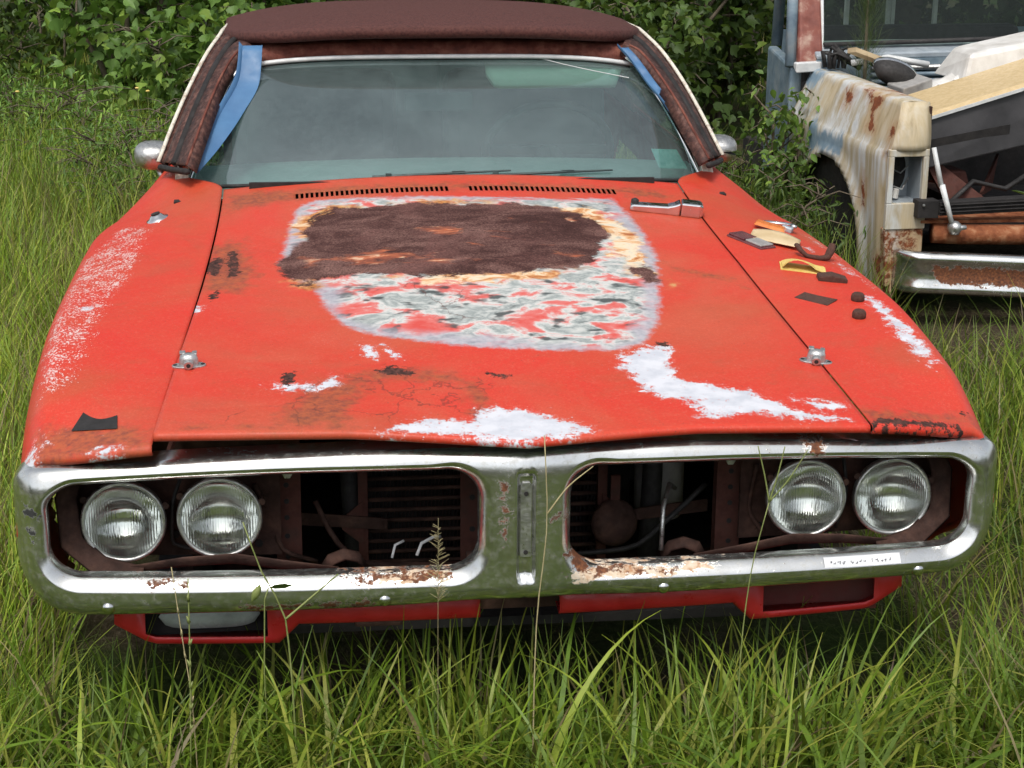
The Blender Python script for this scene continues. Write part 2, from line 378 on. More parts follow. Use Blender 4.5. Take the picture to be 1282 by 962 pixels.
def make_thin_glass(name, tint, dust_haze=(.45, .52, .52), amt=.25, rough=.02, bumpy=0, f0=.06):
    m = MT(name)
    tr = m.n('ShaderNodeBsdfTransparent'); tr.inputs[0].default_value = (*tint, 1)
    df = m.n('ShaderNodeBsdfDiffuse'); df.inputs[0].default_value = (*dust_haze, 1)
    tl = m.n('ShaderNodeBsdfTranslucent'); tl.inputs[0].default_value = (*dust_haze, 1); dmix = m.mixs(.5, df.outputs[0], tl.outputs[0])
    gl = m.n('ShaderNodeBsdfGlossy'); gl.inputs['Roughness'].default_value = rough; gl.inputs[0].default_value = (.86, .95, 1, 1)
    lw = m.n('ShaderNodeLayerWeight'); lw.inputs[0].default_value = .5
    fr_ = m.math('ADD', m.math('MULTIPLY', m.math('POWER', lw.outputs['Facing'], 5), 1 - f0), f0)
    d = m.mr(m.math('ADD', m.math('MULTIPLY', m.noise(2.5, 5, .6, .6), .75), m.math('MULTIPLY', m.noise(60, 4, .8), .3)), .3, .75, amt * .55, amt * 1.5)
    if bumpy:
        w = m.n('ShaderNodeTexWave'); w.wave_type = 'BANDS'; w.bands_direction = 'X'; w.inputs['Scale'].default_value = bumpy; w.inputs['Distortion'].default_value = 0
        m.l(m.tc.outputs['Object'], w.inputs[0]); b = m.bump(w.outputs['Fac'], .5, .002); m.l(b, gl.inputs['Normal'])
    m.surf(m.mixs(fr_, m.mixs(d, tr.outputs[0], dmix), gl.outputs[0]))
    return m.m

def make_lens():
    m = MT('fluted_lamp_glass')
    w = m.n('ShaderNodeTexWave'); w.wave_type = 'BANDS'; w.bands_direction = 'X'; w.inputs['Scale'].default_value = 60; w.inputs['Distortion'].default_value = 0
    m.l(m.tc.outputs['Object'], w.inputs[0])
    w2 = m.n('ShaderNodeTexWave'); w2.wave_type = 'BANDS'; w2.bands_direction = 'Y'; w2.inputs['Scale'].default_value = 11; w2.inputs['Distortion'].default_value = .6
    m.l(m.tc.outputs['Object'], w2.inputs[0])
    b = m.bump(m.math('ADD', w.outputs['Fac'], m.math('MULTIPLY', w2.outputs['Fac'], 1.6)), .9, .0028)
    rf = m.n('ShaderNodeBsdfRefraction'); rf.inputs['IOR'].default_value = 1.18; rf.inputs['Roughness'].default_value = .02; rf.inputs[0].default_value = (.93, .95, .92, 1); m.l(b, rf.inputs['Normal'])
    gl = m.n('ShaderNodeBsdfGlossy'); gl.inputs['Roughness'].default_value = .06; m.l(b, gl.inputs['Normal'])
    df = m.n('ShaderNodeBsdfDiffuse'); df.inputs[0].default_value = (.72, .72, .67, 1)
    fr = m.n('ShaderNodeFresnel'); fr.inputs[0].default_value = 1.45
    m.surf(m.mixs(m.math('MINIMUM', fr.outputs[0], .35), m.mixs(m.mr(m.noise(30, 5, .7), .45, .75, .06, .24), rf.outputs[0], df.outputs[0]), gl.outputs[0]))
    return m.m

def make_leaf(name, back=.35, rough=.5):
    m = MT(name); a = m.attr('tint', 'Color')
    c = m.mix(m.mr(m.noise(30, 3), .3, .7, 0, .25), a, (.05, .07, .02), 'MIX')
    p = m.pbr(c, rough, 0, None, .35, final=False)
    t = m.n('ShaderNodeBsdfTranslucent'); m.l(m.mix(.5, a, (.16, .22, .03)), t.inputs[0])
    m.surf(m.mixs(back, p, t.outputs[0])); return m.m

def make_truck_paint():
    m = MT('peeling_blue_truck_paint'); rust, tan, blue = m.attr('rust'), m.attr('tan'), m.attr('blue')
    st = m.co((7, 7, .8)); n = m.noise(2.4, 6, .65, .5, st); b = m.noise(9, 6, .65)
    col = m.ramp(n, [(.28, (.42, .45, .46)), (.42, (.60, .62, .61)), (.52, (.48, .44, .35)), (.62, (.40, .34, .22)), (.74, (.30, .25, .16))])
    tw = m.mr(m.math('ADD', tan, m.math('MULTIPLY', m.math('SUBTRACT', m.noise(5, 5, .6, .4, m.co((2, 2, .8))), .5), .30)), -.02, .06)
    col = m.mix(tw, col, m.ramp(m.noise(3, 6, .6, .6, st), [(.3, (.34, .27, .16)), (.5, (.52, .43, .28)), (.7, (.58, .52, .40))]))
    bw = m.mr(m.math('ADD', blue, m.math('MULTIPLY', m.math('SUBTRACT', m.noise(7, 5, .6, .4, m.co((2, 2, 1))), .5), .26)), -.01, .04)
    col = m.mix(bw, col, m.ramp(b, [(.35, (.12, .20, .28)), (.65, (.27, .36, .42))]))
    rw = m.math('ADD', rust, m.math('MULTIPLY', m.math('SUBTRACT', m.noise(16, 8, .72, .3), .5), .16))
    rm = m.mr(rw, -.004, .012)
    col = m.mix(m.mr(rw, -.05, .01, 0, .5), col, (.42, .22, .09))
    col = m.mix(rm, col, m.ramp(m.noise(60, 6, .7), [(.3, (.09, .03, .015)), (.55, (.22, .065, .025)), (.75, (.38, .14, .05))]))
    m.pbr(col, m.fmix(rm, .5, .9), 0, m.bump(m.math('ADD', m.math('MULTIPLY', rm, m.noise(120, 4)), m.math('MULTIPLY', m.noise(4, 3), .6)), .4, .004), .35)
    return m.m

MAT = {}
MAT['paint'] = make_paint()
MAT['chrome'] = make_chrome()
MAT['clean_chrome'] = simple('clean_chrome', (.62, .63, .63), (.75, .75, .74), 30, .16, 1, .05)
MAT['dull_metal'] = simple('dull_cast_metal', (.42, .42, .41), (.62, .62, .60), 50, .38, .9, .25)
MAT['reflector'] = simple('lamp_reflector', (.88, .90, .88), (.93, .94, .92), 8, .09, 1, .05)
MAT['lens'] = make_lens()
MAT['windshield'] = make_thin_glass('dusty_tinted_glass', (.55, .72, .71), (.42, .53, .53), .25, .03, 0, .12)
MAT['side_glass'] = make_thin_glass('side_glass', (.65, .80, .77), (.4, .46, .45), .10, .03)
MAT['truck_glass'] = make_thin_glass('dim_truck_glass', (.62, .72, .64), (.2, .24, .2), .05, .03, 0, .02)
MAT['rear_glass'] = make_thin_glass('pale_hazed_rear_glass', (.55, .68, .66), (.5, .58, .56), .55, .05)  # heavy pale film stands in for the light in the rear window
MAT['rust'] = simple('dark_rusted_steel', (.030, .017, .014), (.062, .034, .027), 22, .85, 0, .5, .004, (.12, .065, .048), .2)
MAT['rust_red'] = simple('red_oxide_steel', (.055, .020, .016), (.100, .040, .031), 18, .8, 0, .4, .004, (.07, .038, .03), .25)
MAT['roof'] = simple('rusted_roof_skin', (.042, .015, .013), (.092, .033, .028), 120, .72, 0, .55, .004, (.12, .048, .038), .3)
MAT['header'] = simple('rusty_header', (.07, .022, .016), (.15, .048, .034), 24, .8, 0, .6, .005, (.26, .11, .075), .25)
MAT['pillar'] = simple('flaking_brown_pillar', (.018, .009, .008), (.070, .028, .021), 60, .6, 0, .45, .004, (.17, .085, .065), .35)
MAT['drip'] = simple('cream_drip_rail', (.62, .56, .44), (.74, .70, .60), 40, .5, 0, .4, .003, (.30, .20, .13))
MAT['black'] = simple('black_parts_and_shade', (.010, .009, .009), (.022, .019, .018), 15, .8, 0, .3)  # black parts, plus darkness painted into holes, slots and channels
MAT['rubber'] = simple('old_rubber', (.014, .013, .013), (.03, .028, .027), 30, .7, 0, .4)
MAT['interior'] = simple('pale_green_vinyl', (.20, .30, .26), (.28, .38, .33), 12, .6, 0, .2)
MAT['seat'] = simple('dark_green_seat', (.035, .055, .055), (.06, .085, .08), 12, .6, 0, .2)
MAT['visor'] = simple('pale_green_visor', (.42, .58, .44), (.52, .66, .52), 8, .7, 0, .15)
MAT['blue_tape'] = simple('blue_masking_tape', (.045, .13, .27), (.07, .18, .34), 9, .55, 0, .25, .004)
MAT['valance'] = simple('red_valance_paint', (.42, .012, .016), (.52, .025, .025), 12, .38, 0, .15)
MAT['red_inner'] = simple('dirty_red_inner_panel', (.16, .02, .018), (.10, .03, .024), 12, .7, 0, .3)
MAT['grey_lamp'] = simple('cloudy_lamp_lens', (.30, .33, .34), (.48, .52, .53), 14, .3, 0, .15)
MAT['truck'] = make_truck_paint()
MAT['truck_blue'] = simple('faded_blue_steel', (.10, .15, .20), (.19, .26, .31), 9, .5, .1, .3, .004, (.30, .34, .35))
MAT['truck_cowl'] = simple('bare_galvanised_cowl', (.32, .37, .41), (.45, .50, .53), 14, .45, .3, .3)
MAT['truck_red'] = simple('rusty_red_pillar', (.12, .03, .022), (.22, .07, .05), 10, .7, 0, .4, .004, (.50, .38, .30))
MAT['white_trim'] = simple('chalky_white_trim', (.55, .57, .57), (.72, .73, .72), 20, .5, 0, .2)
MAT['tan'] = simple('tan_laminate', (.50, .37, .19), (.60, .46, .26), 40, .5, 0, .2)
MAT['dark_panel'] = simple('dark_grey_panel', (.028, .027, .029), (.055, .053, .056), 7, .45, 0, .2)
MAT['white_plastic'] = simple('dirty_white_plastic', (.55, .53, .49), (.74, .73, .70), 9, .5, 0, .2)
MAT['wood'] = simple('pale_wood', (.48, .36, .21), (.60, .48, .30), 20, .7, 0, .3)
MAT['rust_tube'] = simple('orange_rust_tube', (.13, .04, .02), (.26, .09, .04), 20, .85, 0, .6, .005, (.42, .22, .12), .2)
MAT['yellow_paper'] = simple('yellow_sandpaper', (.60, .44, .10), (.70, .54, .18), 60, .8, 0, .3)
MAT['brown_paper'] = simple('brown_sandpaper', (.055, .022, .014), (.09, .038, .026), 120, .9, 0, .5)
MAT['cream_paper'] = simple('stained_cream_paper', (.52, .38, .20), (.66, .52, .32), 12, .8, 0, .3)
MAT['orange_lens'] = simple('orange_lens', (.62, .16, .03), (.72, .22, .05), 30, .3, 0, .1)
MAT['maroon_lens'] = simple('maroon_lens', (.10, .03, .035), (.15, .05, .05), 30, .3, 0, .1)
MAT['grey_lens'] = simple('grey_backing', (.26, .25, .24), (.36, .35, .33), 30, .5, 0, .2)
MAT['sticker'] = simple('sun_bleached_sticker', (.62, .64, .66), (.74, .75, .76), 30, .5, 0, .1)
MAT['ink'] = simple('faded_ink', (.10, .10, .13), (.22, .22, .25), 60, .7, 0, .1)
MAT['teal_sticker'] = simple('teal_inspection_sticker', (.12, .36, .32), (.30, .55, .48), 70, .5, 0, .1)
MAT['bark'] = simple('grey_brown_bark', (.06, .048, .036), (.12, .10, .08), 14, .9, 0, .8, .02, (.17, .15, .12), .2)
MAT['twig'] = simple('brown_twig', (.09, .07, .045), (.16, .13, .09), 30, .85, 0, .4)
MAT['straw'] = simple('dry_straw', (.34, .28, .14), (.44, .38, .20), 40, .8, 0, .2)
MAT['green_stalk'] = simple('green_stalk', (.16, .20, .05), (.24, .27, .09), 40, .6, 0, .2)
MAT['leaf'] = make_leaf('broad_leaf'); MAT['grass'] = make_leaf('grass_blade', .38, .45); MAT['needle'] = make_leaf('pine_needle', .25, .5)

def make_ground():
    m = MT('thatch_and_soil')
    n = m.noise(1.1, 6, .6); f = m.noise(38, 8, .75, .8); g = m.noise(150, 4, .7, 0, m.co((1, .3, 1), (0, 0, .7)))
    soil = m.ramp(f, [(.3, (.035, .027, .017)), (.5, (.085, .066, .042)), (.7, (.17, .14, .095))])
    soil = m.mix(m.mr(g, .55, .72, 0, .7), soil, (.26, .22, .15))
    green = m.ramp(f, [(.3, (.022, .036, .010)), (.55, (.050, .080, .020)), (.75, (.11, .13, .04))])
    col = m.mix(m.mr(n, .40, .58), soil, green)
    m.pbr(col, .95, 0, m.bump(m.math('ADD', f, g), .8, .03), .1)
    return m.m
MAT['ground'] = make_ground()

# ================================================================== THE RED CAR
car = empty('red_car', (0, 2.4, 0))
tag(car, 'rusty red two-door car with a chrome loop bumper and a rusted patch on its hood', 'car')
PAINT_ATTRS = ('patch', 'rust', 'cream', 'white', 'dark', 'speck', 'grime', 'rearband', 'crack', 'spot')
def paint_attrs(X, Y, **polys):
    X = np.asarray(X).ravel(); Y = np.asarray(Y).ravel()
    return {k: (sdfs(X, Y, polys[k]) if polys.get(k) else np.full(X.size, -1.)) for k in PAINT_ATTRS}

def seam(y, side): return seam_x(y) - (.022 * np.clip(1 - np.asarray(y, float), 0, 1) if side > 0 else 0)

# --- hood: a grid with real vent slots
PATCH = [(-.424, 1.427), (-.376, 1.481), (-.261, 1.475), (-.116, 1.463), (.05, 1.444), (.261, 1.441), (.403, 1.464), (.425, 1.344), (.438, 1.17), (.436, .986), (.406, .79), (.36, .566), (.304, .441), (.237, .405), (.102, .408), (-.048, .431), (-.18, .473), (-.271, .517), (-.326, .57), (-.361, .67), (-.386, .8), (-.44, .896), (-.464, 1.014), (-.449, 1.188)]
RUST = [(-.425, 1.186), (-.385, 1.345), (-.326, 1.386), (-.162, 1.385), (.045, 1.390), (.22, 1.375), (.315, 1.30), (.335, 1.145), (.30, 1.007), (.254, .915), (.181, .874), (.067, .859), (-.082, .852), (-.193, .855), (-.265, .886), (-.339, .885), (-.395, .835), (-.441, .893), (-.464, .986), (-.444, 1.081)]
RUST2 = [(.365, .90), (.405, .91), (.415, .82), (.375, .80)]
CREAM = [[(.20, 1.365), (.333, 1.375), (.415, 1.227), (.418, 1.07), (.40, .88), (.361, .854), (.346, 1.001), (.311, .967), (.336, 1.118), (.305, 1.232)],
         [(-.43, 1.33), (-.36, 1.37), (-.35, 1.29), (-.40, 1.18), (-.44, 1.2)],
         [(-.12, .87), (.18, .88), (.18, .81), (.0, .80), (-.14, .80)]]
WHITE = [[(-.238, .047), (-.175, .070), (-.099, .066), (-.071, .12), (0, .119), (.057, .072), (.099, .044), (.136, 0), (-.003, -.045), (-.151, -.005), (-.271, .006)],
         [(.247, .378), (.294, .425), (.347, .435), (.366, .406), (.348, .34), (.345, .254), (.403, .215), (.478, .182), (.503, .149), (.531, .101), (.617, .06), (.638, .038), (.569, .03), (.483, .07), (.418, .063), (.382, .048), (.344, .052), (.352, .13), (.292, .151), (.258, .185), (.251, .242), (.228, .298)],
         [(.558, .14), (.598, .137), (.65, .118), (.65, .089), (.601, .09)],
         [(-.468, .26), (-.43, .262), (-.385, .250), (-.362, .295), (-.345, .285), (-.348, .234), (-.395, .210), (-.442, .213), (-.473, .232)],
         [(-.29, .474), (-.267, .428), (-.249, .383), (-.272, .376), (-.292, .411)], [(-.252, .461), (-.233, .426), (-.219, .389), (-.232, .381)],
         [(-.675, .755), (-.635, .748), (-.632, .703), (-.668, .719)]]
DARK = [[(-.643, 1.05), (-.622, 1.10), (-.600, 1.08), (-.61, .96), (-.632, .979)], [(-.59, 1.132), (-.572, 1.13), (-.561, .958), (-.588, .939)], [(-.626, .824), (-.609, .865), (-.603, .801), (-.621, .789)],
        [(-.461, .301), (-.44, .325), (-.43, .281), (-.446, .248), (-.462, .266)], [(-.272, .315), (-.237, .34), (-.191, .303), (-.201, .287), (-.257, .294)],
        [(.33, .445), (.355, .455), (.36, .43), (.34, .425)], [(-.05, .30), (.0, .28), (-.02, .26)]]
GRIME = [[(-.45, .20), (-.30, .33), (-.15, .33), (-.05, .25), (-.03, .05), (-.10, .08), (-.12, .24), (-.28, .25), (-.33, .02), (-.5, .02)],
         [(-.66, 1.20), (-.55, 1.22), (-.50, .95), (-.55, .80), (-.66, .85)], [(-.66, .02), (-.3, .02), (-.3, .05), (-.66, .06)],
         [(-.62, 1.60), (.58, 1.58), (.58, 1.47), (.40, 1.50), (-.40, 1.50), (-.62, 1.42)], [(.42, .98), (.60, .88), (.62, .80), (.45, .90)]]

ys_slot0, ys_slot1 = 1.506, 1.550
slots = [(-.427 + i * .01315, -.427 + i * .01315 + .0074) for i in range(31)] + [(.031 + i * .01380, .031 + i * .01380 + .0077) for i in range(29)]
xl = np.concatenate([np.linspace(-.62, .62, 150), np.array(slots).ravel()])
xl = np.unique(np.round(xl, 5)); sl = np.array(slots).ravel()
near = np.min(np.abs(xl[:, None] - sl[None]), 1); xl = xl[(near < 1e-6) | (near > .0018)]
def hood_front(x): x = np.asarray(x, float); return .016 - .052 * np.clip(1 - np.abs(x) / .34, 0, 1)**1.15
HOOD_REAR = 1.648
vl = np.concatenate([np.linspace(0, 1, 150), [(ys_slot0 - .01) / (HOOD_REAR - .01), (ys_slot1 - .01) / (HOOD_REAR - .01)]]); vl = np.unique(vl)
s0 = (ys_slot0 - .01) / (HOOD_REAR - .01); s1 = (ys_slot1 - .01) / (HOOD_REAR - .01)
vl = vl[(np.abs(vl - s0) < 1e-7) | (np.abs(vl - s1) < 1e-7) | ((np.abs(vl - s0) > .002) & (np.abs(vl - s1) > .002))]
U, Vv = np.meshgrid(xl, vl, indexing='ij')
# stretch only outside the vent band so that slot columns stay where they are
def hood_xy(U, V):
    y = hood_front(U) + V * (HOOD_REAR - .018 * (1 - (U / .62)**2) * 0 - hood_front(U))
    sx = np.where(U < 0, seam(y, -1), seam(y, 1)) - .0022
    k = np.clip((np.abs(U) - .44) / .18, 0, 1)
    x = np.sign(U) * (np.abs(U) + k * (sx - .62))
    return x, y
X, Y = hood_xy(U, Vv); Z = hood_z(X, Y)
# small dent ripples at the front, crisp downturned lip
lip = [(-.003, -.004), (-.003, -.011), (.004, -.014), (.03, -.015)]
XL = np.stack([X[:, 0]] * 4, 1)[:, ::-1]; YL = np.stack([Y[:, 0] + a for a, b in lip], 1)[:, ::-1]; ZL = np.stack([Z[:, 0] + b for a, b in lip], 1)[:, ::-1]
XX = np.concatenate([XL, X], 1); YY = np.concatenate([YL, Y], 1); ZZ = np.concatenate([ZL, Z], 1)
nu, nv = XX.shape
cu = (xl[:-1] + xl[1:]) / 2; cv = (vl[:-1] + vl[1:]) / 2
inslot = np.zeros((nu - 1, nv - 1), bool)
us = np.zeros(nu - 1, bool)
for a, b in slots: us |= (cu > a) & (cu < b)
vsl = np.zeros(nv - 1, bool); vsl[4:] = (cv > s0) & (cv < s1)
inslot = us[:, None] & vsl[None]
at = paint_attrs(XX, YY, patch=[PATCH], rust=[RUST, RUST2], cream=CREAM, white=WHITE, dark=DARK, grime=GRIME, spot=[[(-.13, 1.195), (-.03, 1.20), (-.015, 1.15), (-.09, 1.14)], [(-.36, 1.0), (-.22, 1.05), (-.14, 1.0), (-.25, .94)], [(-.42, 1.04), (-.36, 1.02), (-.40, .95)], [(.19, .99), (.26, 1.0), (.25, .95)], [(-.20, .95), (-.10, .99), (-.06, .93)]], crack=[[(-.56, .06), (-.50, .20), (-.30, .34), (-.16, .34), (-.05, .24), (-.04, .06)], [(-.22, .78), (-.10, .82), (.0, .70), (-.06, .58), (-.16, .62)]],
                 rearband=[[(-.43, 1.49), (.42, 1.49), (.42, 1.385), (.30, 1.37), (-.30, 1.375), (-.40, 1.36)]])
hood = obj('hood', np.stack([XX, YY, ZZ], -1).reshape(-1, 3), grid_faces(nu, nv, keep=~inslot)[:, ::-1], MAT['paint'], car, attrs=at, solid=.0022)
tag(hood, 'faded red hood with a large rusted and sanded patch')

# --- fenders, doors, quarter panels share one side section
def side_section(ys, side, ntop=34, narc=12, nside=16, zlow=.24):
    """rows over ys (a callable of column fraction or array), columns from the hood seam to the sill"""
    cols = []
    y = ys
    xs = seam(y, side) + .0022; xe = edge_x(y); ze = edge_z(y)
    q = np.linspace(0, 1, ntop)[None]
    xt = xs[:, None] + (xe - .055 - xs)[:, None] * q
    yt = np.repeat(y[:, None], ntop, 1)
    zt = fender_top_z(xt, yt)
    a = np.linspace(0, 1, narc + 1)[None, 1:]
    # rounded shoulder
    x0 = xt[:, -1:]; z0 = zt[:, -1:]
    th = a * math.pi / 2 * .93
    xa = x0 + .055 * np.sin(th) ** 1.0; za = z0 - .10 * (1 - np.cos(th)) - .02 * a
    b = np.linspace(0, 1, nside + 1)[None, 1:]
    x1 = xa[:, -1:]; z1 = za[:, -1:]
    zb = z1 + (zlow - z1) * b
    xb = x1 + .012 * np.sin(b * math.pi) - .075 * b**2
    XX = np.concatenate([xt, xa, xb], 1); ZZ = np.concatenate([zt, za, zb], 1)
    return XX, np.repeat(y[:, None], XX.shape[1], 1), ZZ

def body_side(name, side, y0, y1, n, arch=None, front=None, attrs=None, label=None):
    base_y = np.linspace(y0, y1, n)
    if front is None:
        X, Y, Z = side_section(base_y, side)
    else:
        # front edge swept back towards the outside: evaluate column by column
        X0, Y0, Z0 = side_section(base_y, side); nc = X0.shape[1]
        X = np.zeros_like(X0); Y = np.zeros_like(X0); Z = np.zeros_like(X0)
        for j in range(nc):
            yf = front(j / 33. if j < 34 else 1.) + .52 * max(0, (j - 47) / 14.)**1.3; yj = yf + (base_y - y0) / (y1 - y0) * (y1 - yf)
            Xj, Yj, Zj = side_section(yj, side); X[:, j], Y[:, j], Z[:, j] = Xj[:, j], Yj[:, j], Zj[:, j]
        lipo = [(-.004, -.006), (-.003, -.014), (.02, -.018)]
        w = np.clip((46 - np.arange(nc)) / 14., 0, 1)
        X = np.concatenate([np.stack([X[0]] * 3, 0), X]); Y = np.concatenate([np.stack([Y[0] + a for a, b in lipo[::-1]]), Y]); Z = np.concatenate([np.stack([Z[0] + b * w for a, b in lipo[::-1]]), Z])
    nr, nc = X.shape
    keep = np.ones((nr - 1, nc - 1), bool)
    if arch:
        cy, cz, r = arch; yc = (Y[:-1, :-1] + Y[1:, 1:]) / 2; zc = (Z[:-1, :-1] + Z[1:, 1:]) / 2
        keep = ~(((yc - cy)**2 + (zc - cz)**2 < r * r) & (np.arange(nc - 1)[None] > 46))
    Fq = grid_faces(nr, nc, keep=keep)
    if side > 0: Fq = Fq[:, ::-1]
    pa = paint_attrs(X * side, Y, **(attrs or {}))
    low = np.repeat((np.arange(nc) > 40)[None], nr, 0).ravel()
    for k_ in ('white', 'dark', 'speck'): pa[k_][low] = -1
    o = obj(name, np.stack([X * side, Y, Z], -1).reshape(-1, 3), Fq[:, ::-1], MAT['paint'], car, attrs=pa, solid=.0035)
    if label: tag(o, label)
    return o

ffront = lambda q: .018 + .075 * q**1.7
body_side('fender', -1, .018, 1.948, 150, (.98, .33, .39), ffront, dict(
    speck=[[(-.89, 1.60), (-.80, 1.45), (-.80, 1.128), (-.850, .835), (-.860, .56), (-.875, .33), (-.935, .27), (-.97, .562), (-.97, .919), (-.96, 1.307)]],
    white=[[(-.947, .13), (-.932, .154), (-.916, .149), (-.919, .104), (-.928, .078), (-.943, .06), (-.965, .08)], [(-.822, .050), (-.809, .060), (-.746, .027), (-.748, .016), (-.812, .030)], [(-.90, .80), (-.885, .82), (-.88, .78), (-.90, .765)]],
    grime=[[(-.96, .20), (-.849, .19), (-.70, .10), (-.70, .0), (-.82, .03), (-.95, .06)]]), 'red fender speckled with scratched-off paint')
body_side('fender', 1, .018, 1.948, 150, (.98, .33, .39), ffront, dict(
    white=[[(.880, .763), (.908, .751), (.915, .606), (.925, .467), (.924, .343), (.896, .313), (.884, .364), (.880, .496), (.878, .654)], [(.86, 1.20), (.875, 1.21), (.88, 1.16), (.865, 1.15)], [(.90, .99), (.915, 1.1), (.92, .95)]],
    dark=[[(.68, .03), (.698, .044), (.785, .058), (.88, .09), (.885, .075), (.769, .030), (.678, .012)], [(.905, .14), (.915, .15), (.915, .13)]],
    speck=[[(.90, 1.45), (.915, 1.20), (.915, .95), (.925, .80), (.945, .8), (.945, 1.4)]],
    grime=[[(.66, .12), (.75, .10), (.95, .16), (.95, .1), (.75, .03), (.66, .0)]]), 'red fender with a scraped white strip along its outer edge')
for sgn in (-1, 1):
    body_side('door', sgn, 1.954, 3.20, 50)
    body_side('quarter_panel', sgn, 3.206, 4.95, 60, (3.88, .33, .39))
# rear deck and tail so the body is closed
n = 30; ty = np.linspace(3.95, 4.95, n); tx = np.linspace(-1, 1, 31)
TX = tx[None] * seam_x(ty)[:, None]; TY = np.repeat(ty[:, None], 31, 1); TZ = np.repeat(seam_z(ty)[:, None], 31, 1) + .015 * (1 - tx[None]**2)
obj('trunk_lid', np.stack([TX, TY, TZ], -1).reshape(-1, 3), grid_faces(n, 31), MAT['paint'], car, attrs=paint_attrs(TX, TY), solid=.004)
MB().hexa([(-.74, 4.95, .3), (.74, 4.95, .3), (.74, 4.90, .3), (-.74, 4.90, .3), (-.76, 4.95, .86), (.76, 4.95, .86), (.76, 4.90, .86), (-.76, 4.90, .86)]).obj('tail_panel', MAT['red_inner'], car)

# --- hood latches, antenna base, marker hole
def on_top(x, y, lift=0.0):
    e = 2e-3; z = float(car_top_z(np.array(x), np.array(y)))
    zx = (float(car_top_z(np.array(x + e), np.array(y))) - float(car_top_z(np.array(x - e), np.array(y)))) / (2 * e)
    zy = (float(car_top_z(np.array(x), np.array(y + e))) - float(car_top_z(np.array(x), np.array(y - e)))) / (2 * e)
    nrm = Vector((-zx, -zy, 1)).normalized()
    return Vector((x, y, z)) + nrm * lift, nrm

def hood_latch(x, y, rot):
    p, nrm = on_top(x, y); M = frame_from(p, nrm, (math.cos(rot), math.sin(rot), 0))
    b = MB()
    # base plate with two ears
    out = []
    for k in range(24):
        a = 2 * math.pi * k / 24; r = .019 + .016 * abs(math.cos(a))**3
        out.append((r * math.cos(a), r * .82 * math.sin(a)))
    b.prism(out, .006, M)
    la = hood_part = b.obj('hood_latch', MAT['dull_metal'], hood, bevel=.0015)
    c = MB()
    prof = [(.0, .030), (.008, .030), (.0135, .027), (.0165, .020), (.0175, .008), (.019, .004)]
    c.lathe(prof[::-1], 20, M @ Matrix.Diagonal((1.15, .9, 1, 1)))
    c.obj('latch_body', MAT['dull_metal'], la, smooth=True)
    d = MB()
    d.tube([M @ Vector((0, -.006, .014)), M @ Vector((0, -.026, .012))], [.0105, .0095], 14)
    d.box(M @ Vector((.012, .010, .024)), (.010, .02, .010), M.to_3x3())
    d.box(M @ Vector((-.012, .010, .026)), (.012, .016, .010), M.to_3x3())
    d.obj('lock_barrel', MAT['dull_metal'], la, bevel=.0015)
    for sx in (-1, 1): MB().lathe([(.0001, .0068), (.0042, .0068), (.0042, .0055)], 12, M @ Matrix.Translation((sx * .028, 0, 0))).obj('bolt_hole', MAT['black'], la)
    MB().lathe([(.0001, 0), (.0045, 0)], 12, M @ frame_from((0, -.0265, .012), (0, -1, 0))).obj('key_hole', MAT['black'], la)
hood_latch(-.649, .372, .02); hood_latch(.657, .348, -.25)

p, nrm = on_top(-.786, 1.515)
M = frame_from(p, nrm)
ab = MB().lathe([(.030, .001), (.029, .005), (.020, .008), (.016, .014), (.012, .016)], 24, M @ Matrix.Diagonal((1, 1.15, 1, 1))).obj('antenna_base', MAT['clean_chrome'], car, smooth=True)
MB().lathe([(.012, .016), (.012, .020), (.0001, .021)], 16, M).obj('antenna_hole', MAT['rubber'], ab)
# black plate painting the dark of a notched opening in the left fender
rows = []
for q in np.linspace(0, 1, 13):
    xb = -.862 + .090 * q; xt = -.845 + .068 * q; yb = .146 - .030 * q; yt = .206 - .030 * q - .020 * math.sin(q * math.pi)
    for f in np.linspace(0, 1, 5): rows.append(on_top(xb + (xt - xb) * f, yb + (yt - yb) * f, .0058)[0])
obj('indicator_opening', rows, grid_faces(13, 5), MAT['black'], car, smooth=False)

# --- roof shell, pillars, header
nx = 61; u = np.linspace(-1, 1, nx)
yr = np.concatenate([np.linspace(0, 1, 40)])
half = .625
def roof_z(uu, y):
    zc = itp(y, [2.02, 2.06, 2.16, 2.35, 2.6, 2.8, 3.1, 3.4], [1.318, 1.326, 1.337, 1.344, 1.342, 1.333, 1.304, 1.262])
    return zc - .056 * np.abs(uu)**3.4
UU, QQ = np.meshgrid(u, yr, indexing='ij')
yfront = 2.055 + .05 * np.abs(UU)**3 + .24 * np.abs(UU)**9
YYr = yfront + QQ * (3.35 - yfront); HX = half + .02 * QQ
ZZr = roof_z(UU, YYr); XXr = UU * HX
# rolled front lip
lips = [(.0, -.012), (.006, -.022), (.03, -.026)]
YR = np.concatenate([np.stack([YYr[:, 0] + a for a, b in lips[::-1]], 1), YYr], 1); ZR = np.concatenate([np.stack([ZZr[:, 0] + b for a, b in lips[::-1]], 1), ZZr], 1)
XR = np.concatenate([np.stack([XXr[:, 0]] * 3, 1), XXr], 1)
roof = obj('roof', np.stack([XR, YR, ZR], -1).reshape(-1, 3), grid_faces(nx, YR.shape[1])[:, ::-1], MAT['roof'], car, solid=.005)
tag(roof, 'bare rusty brown roof skin')

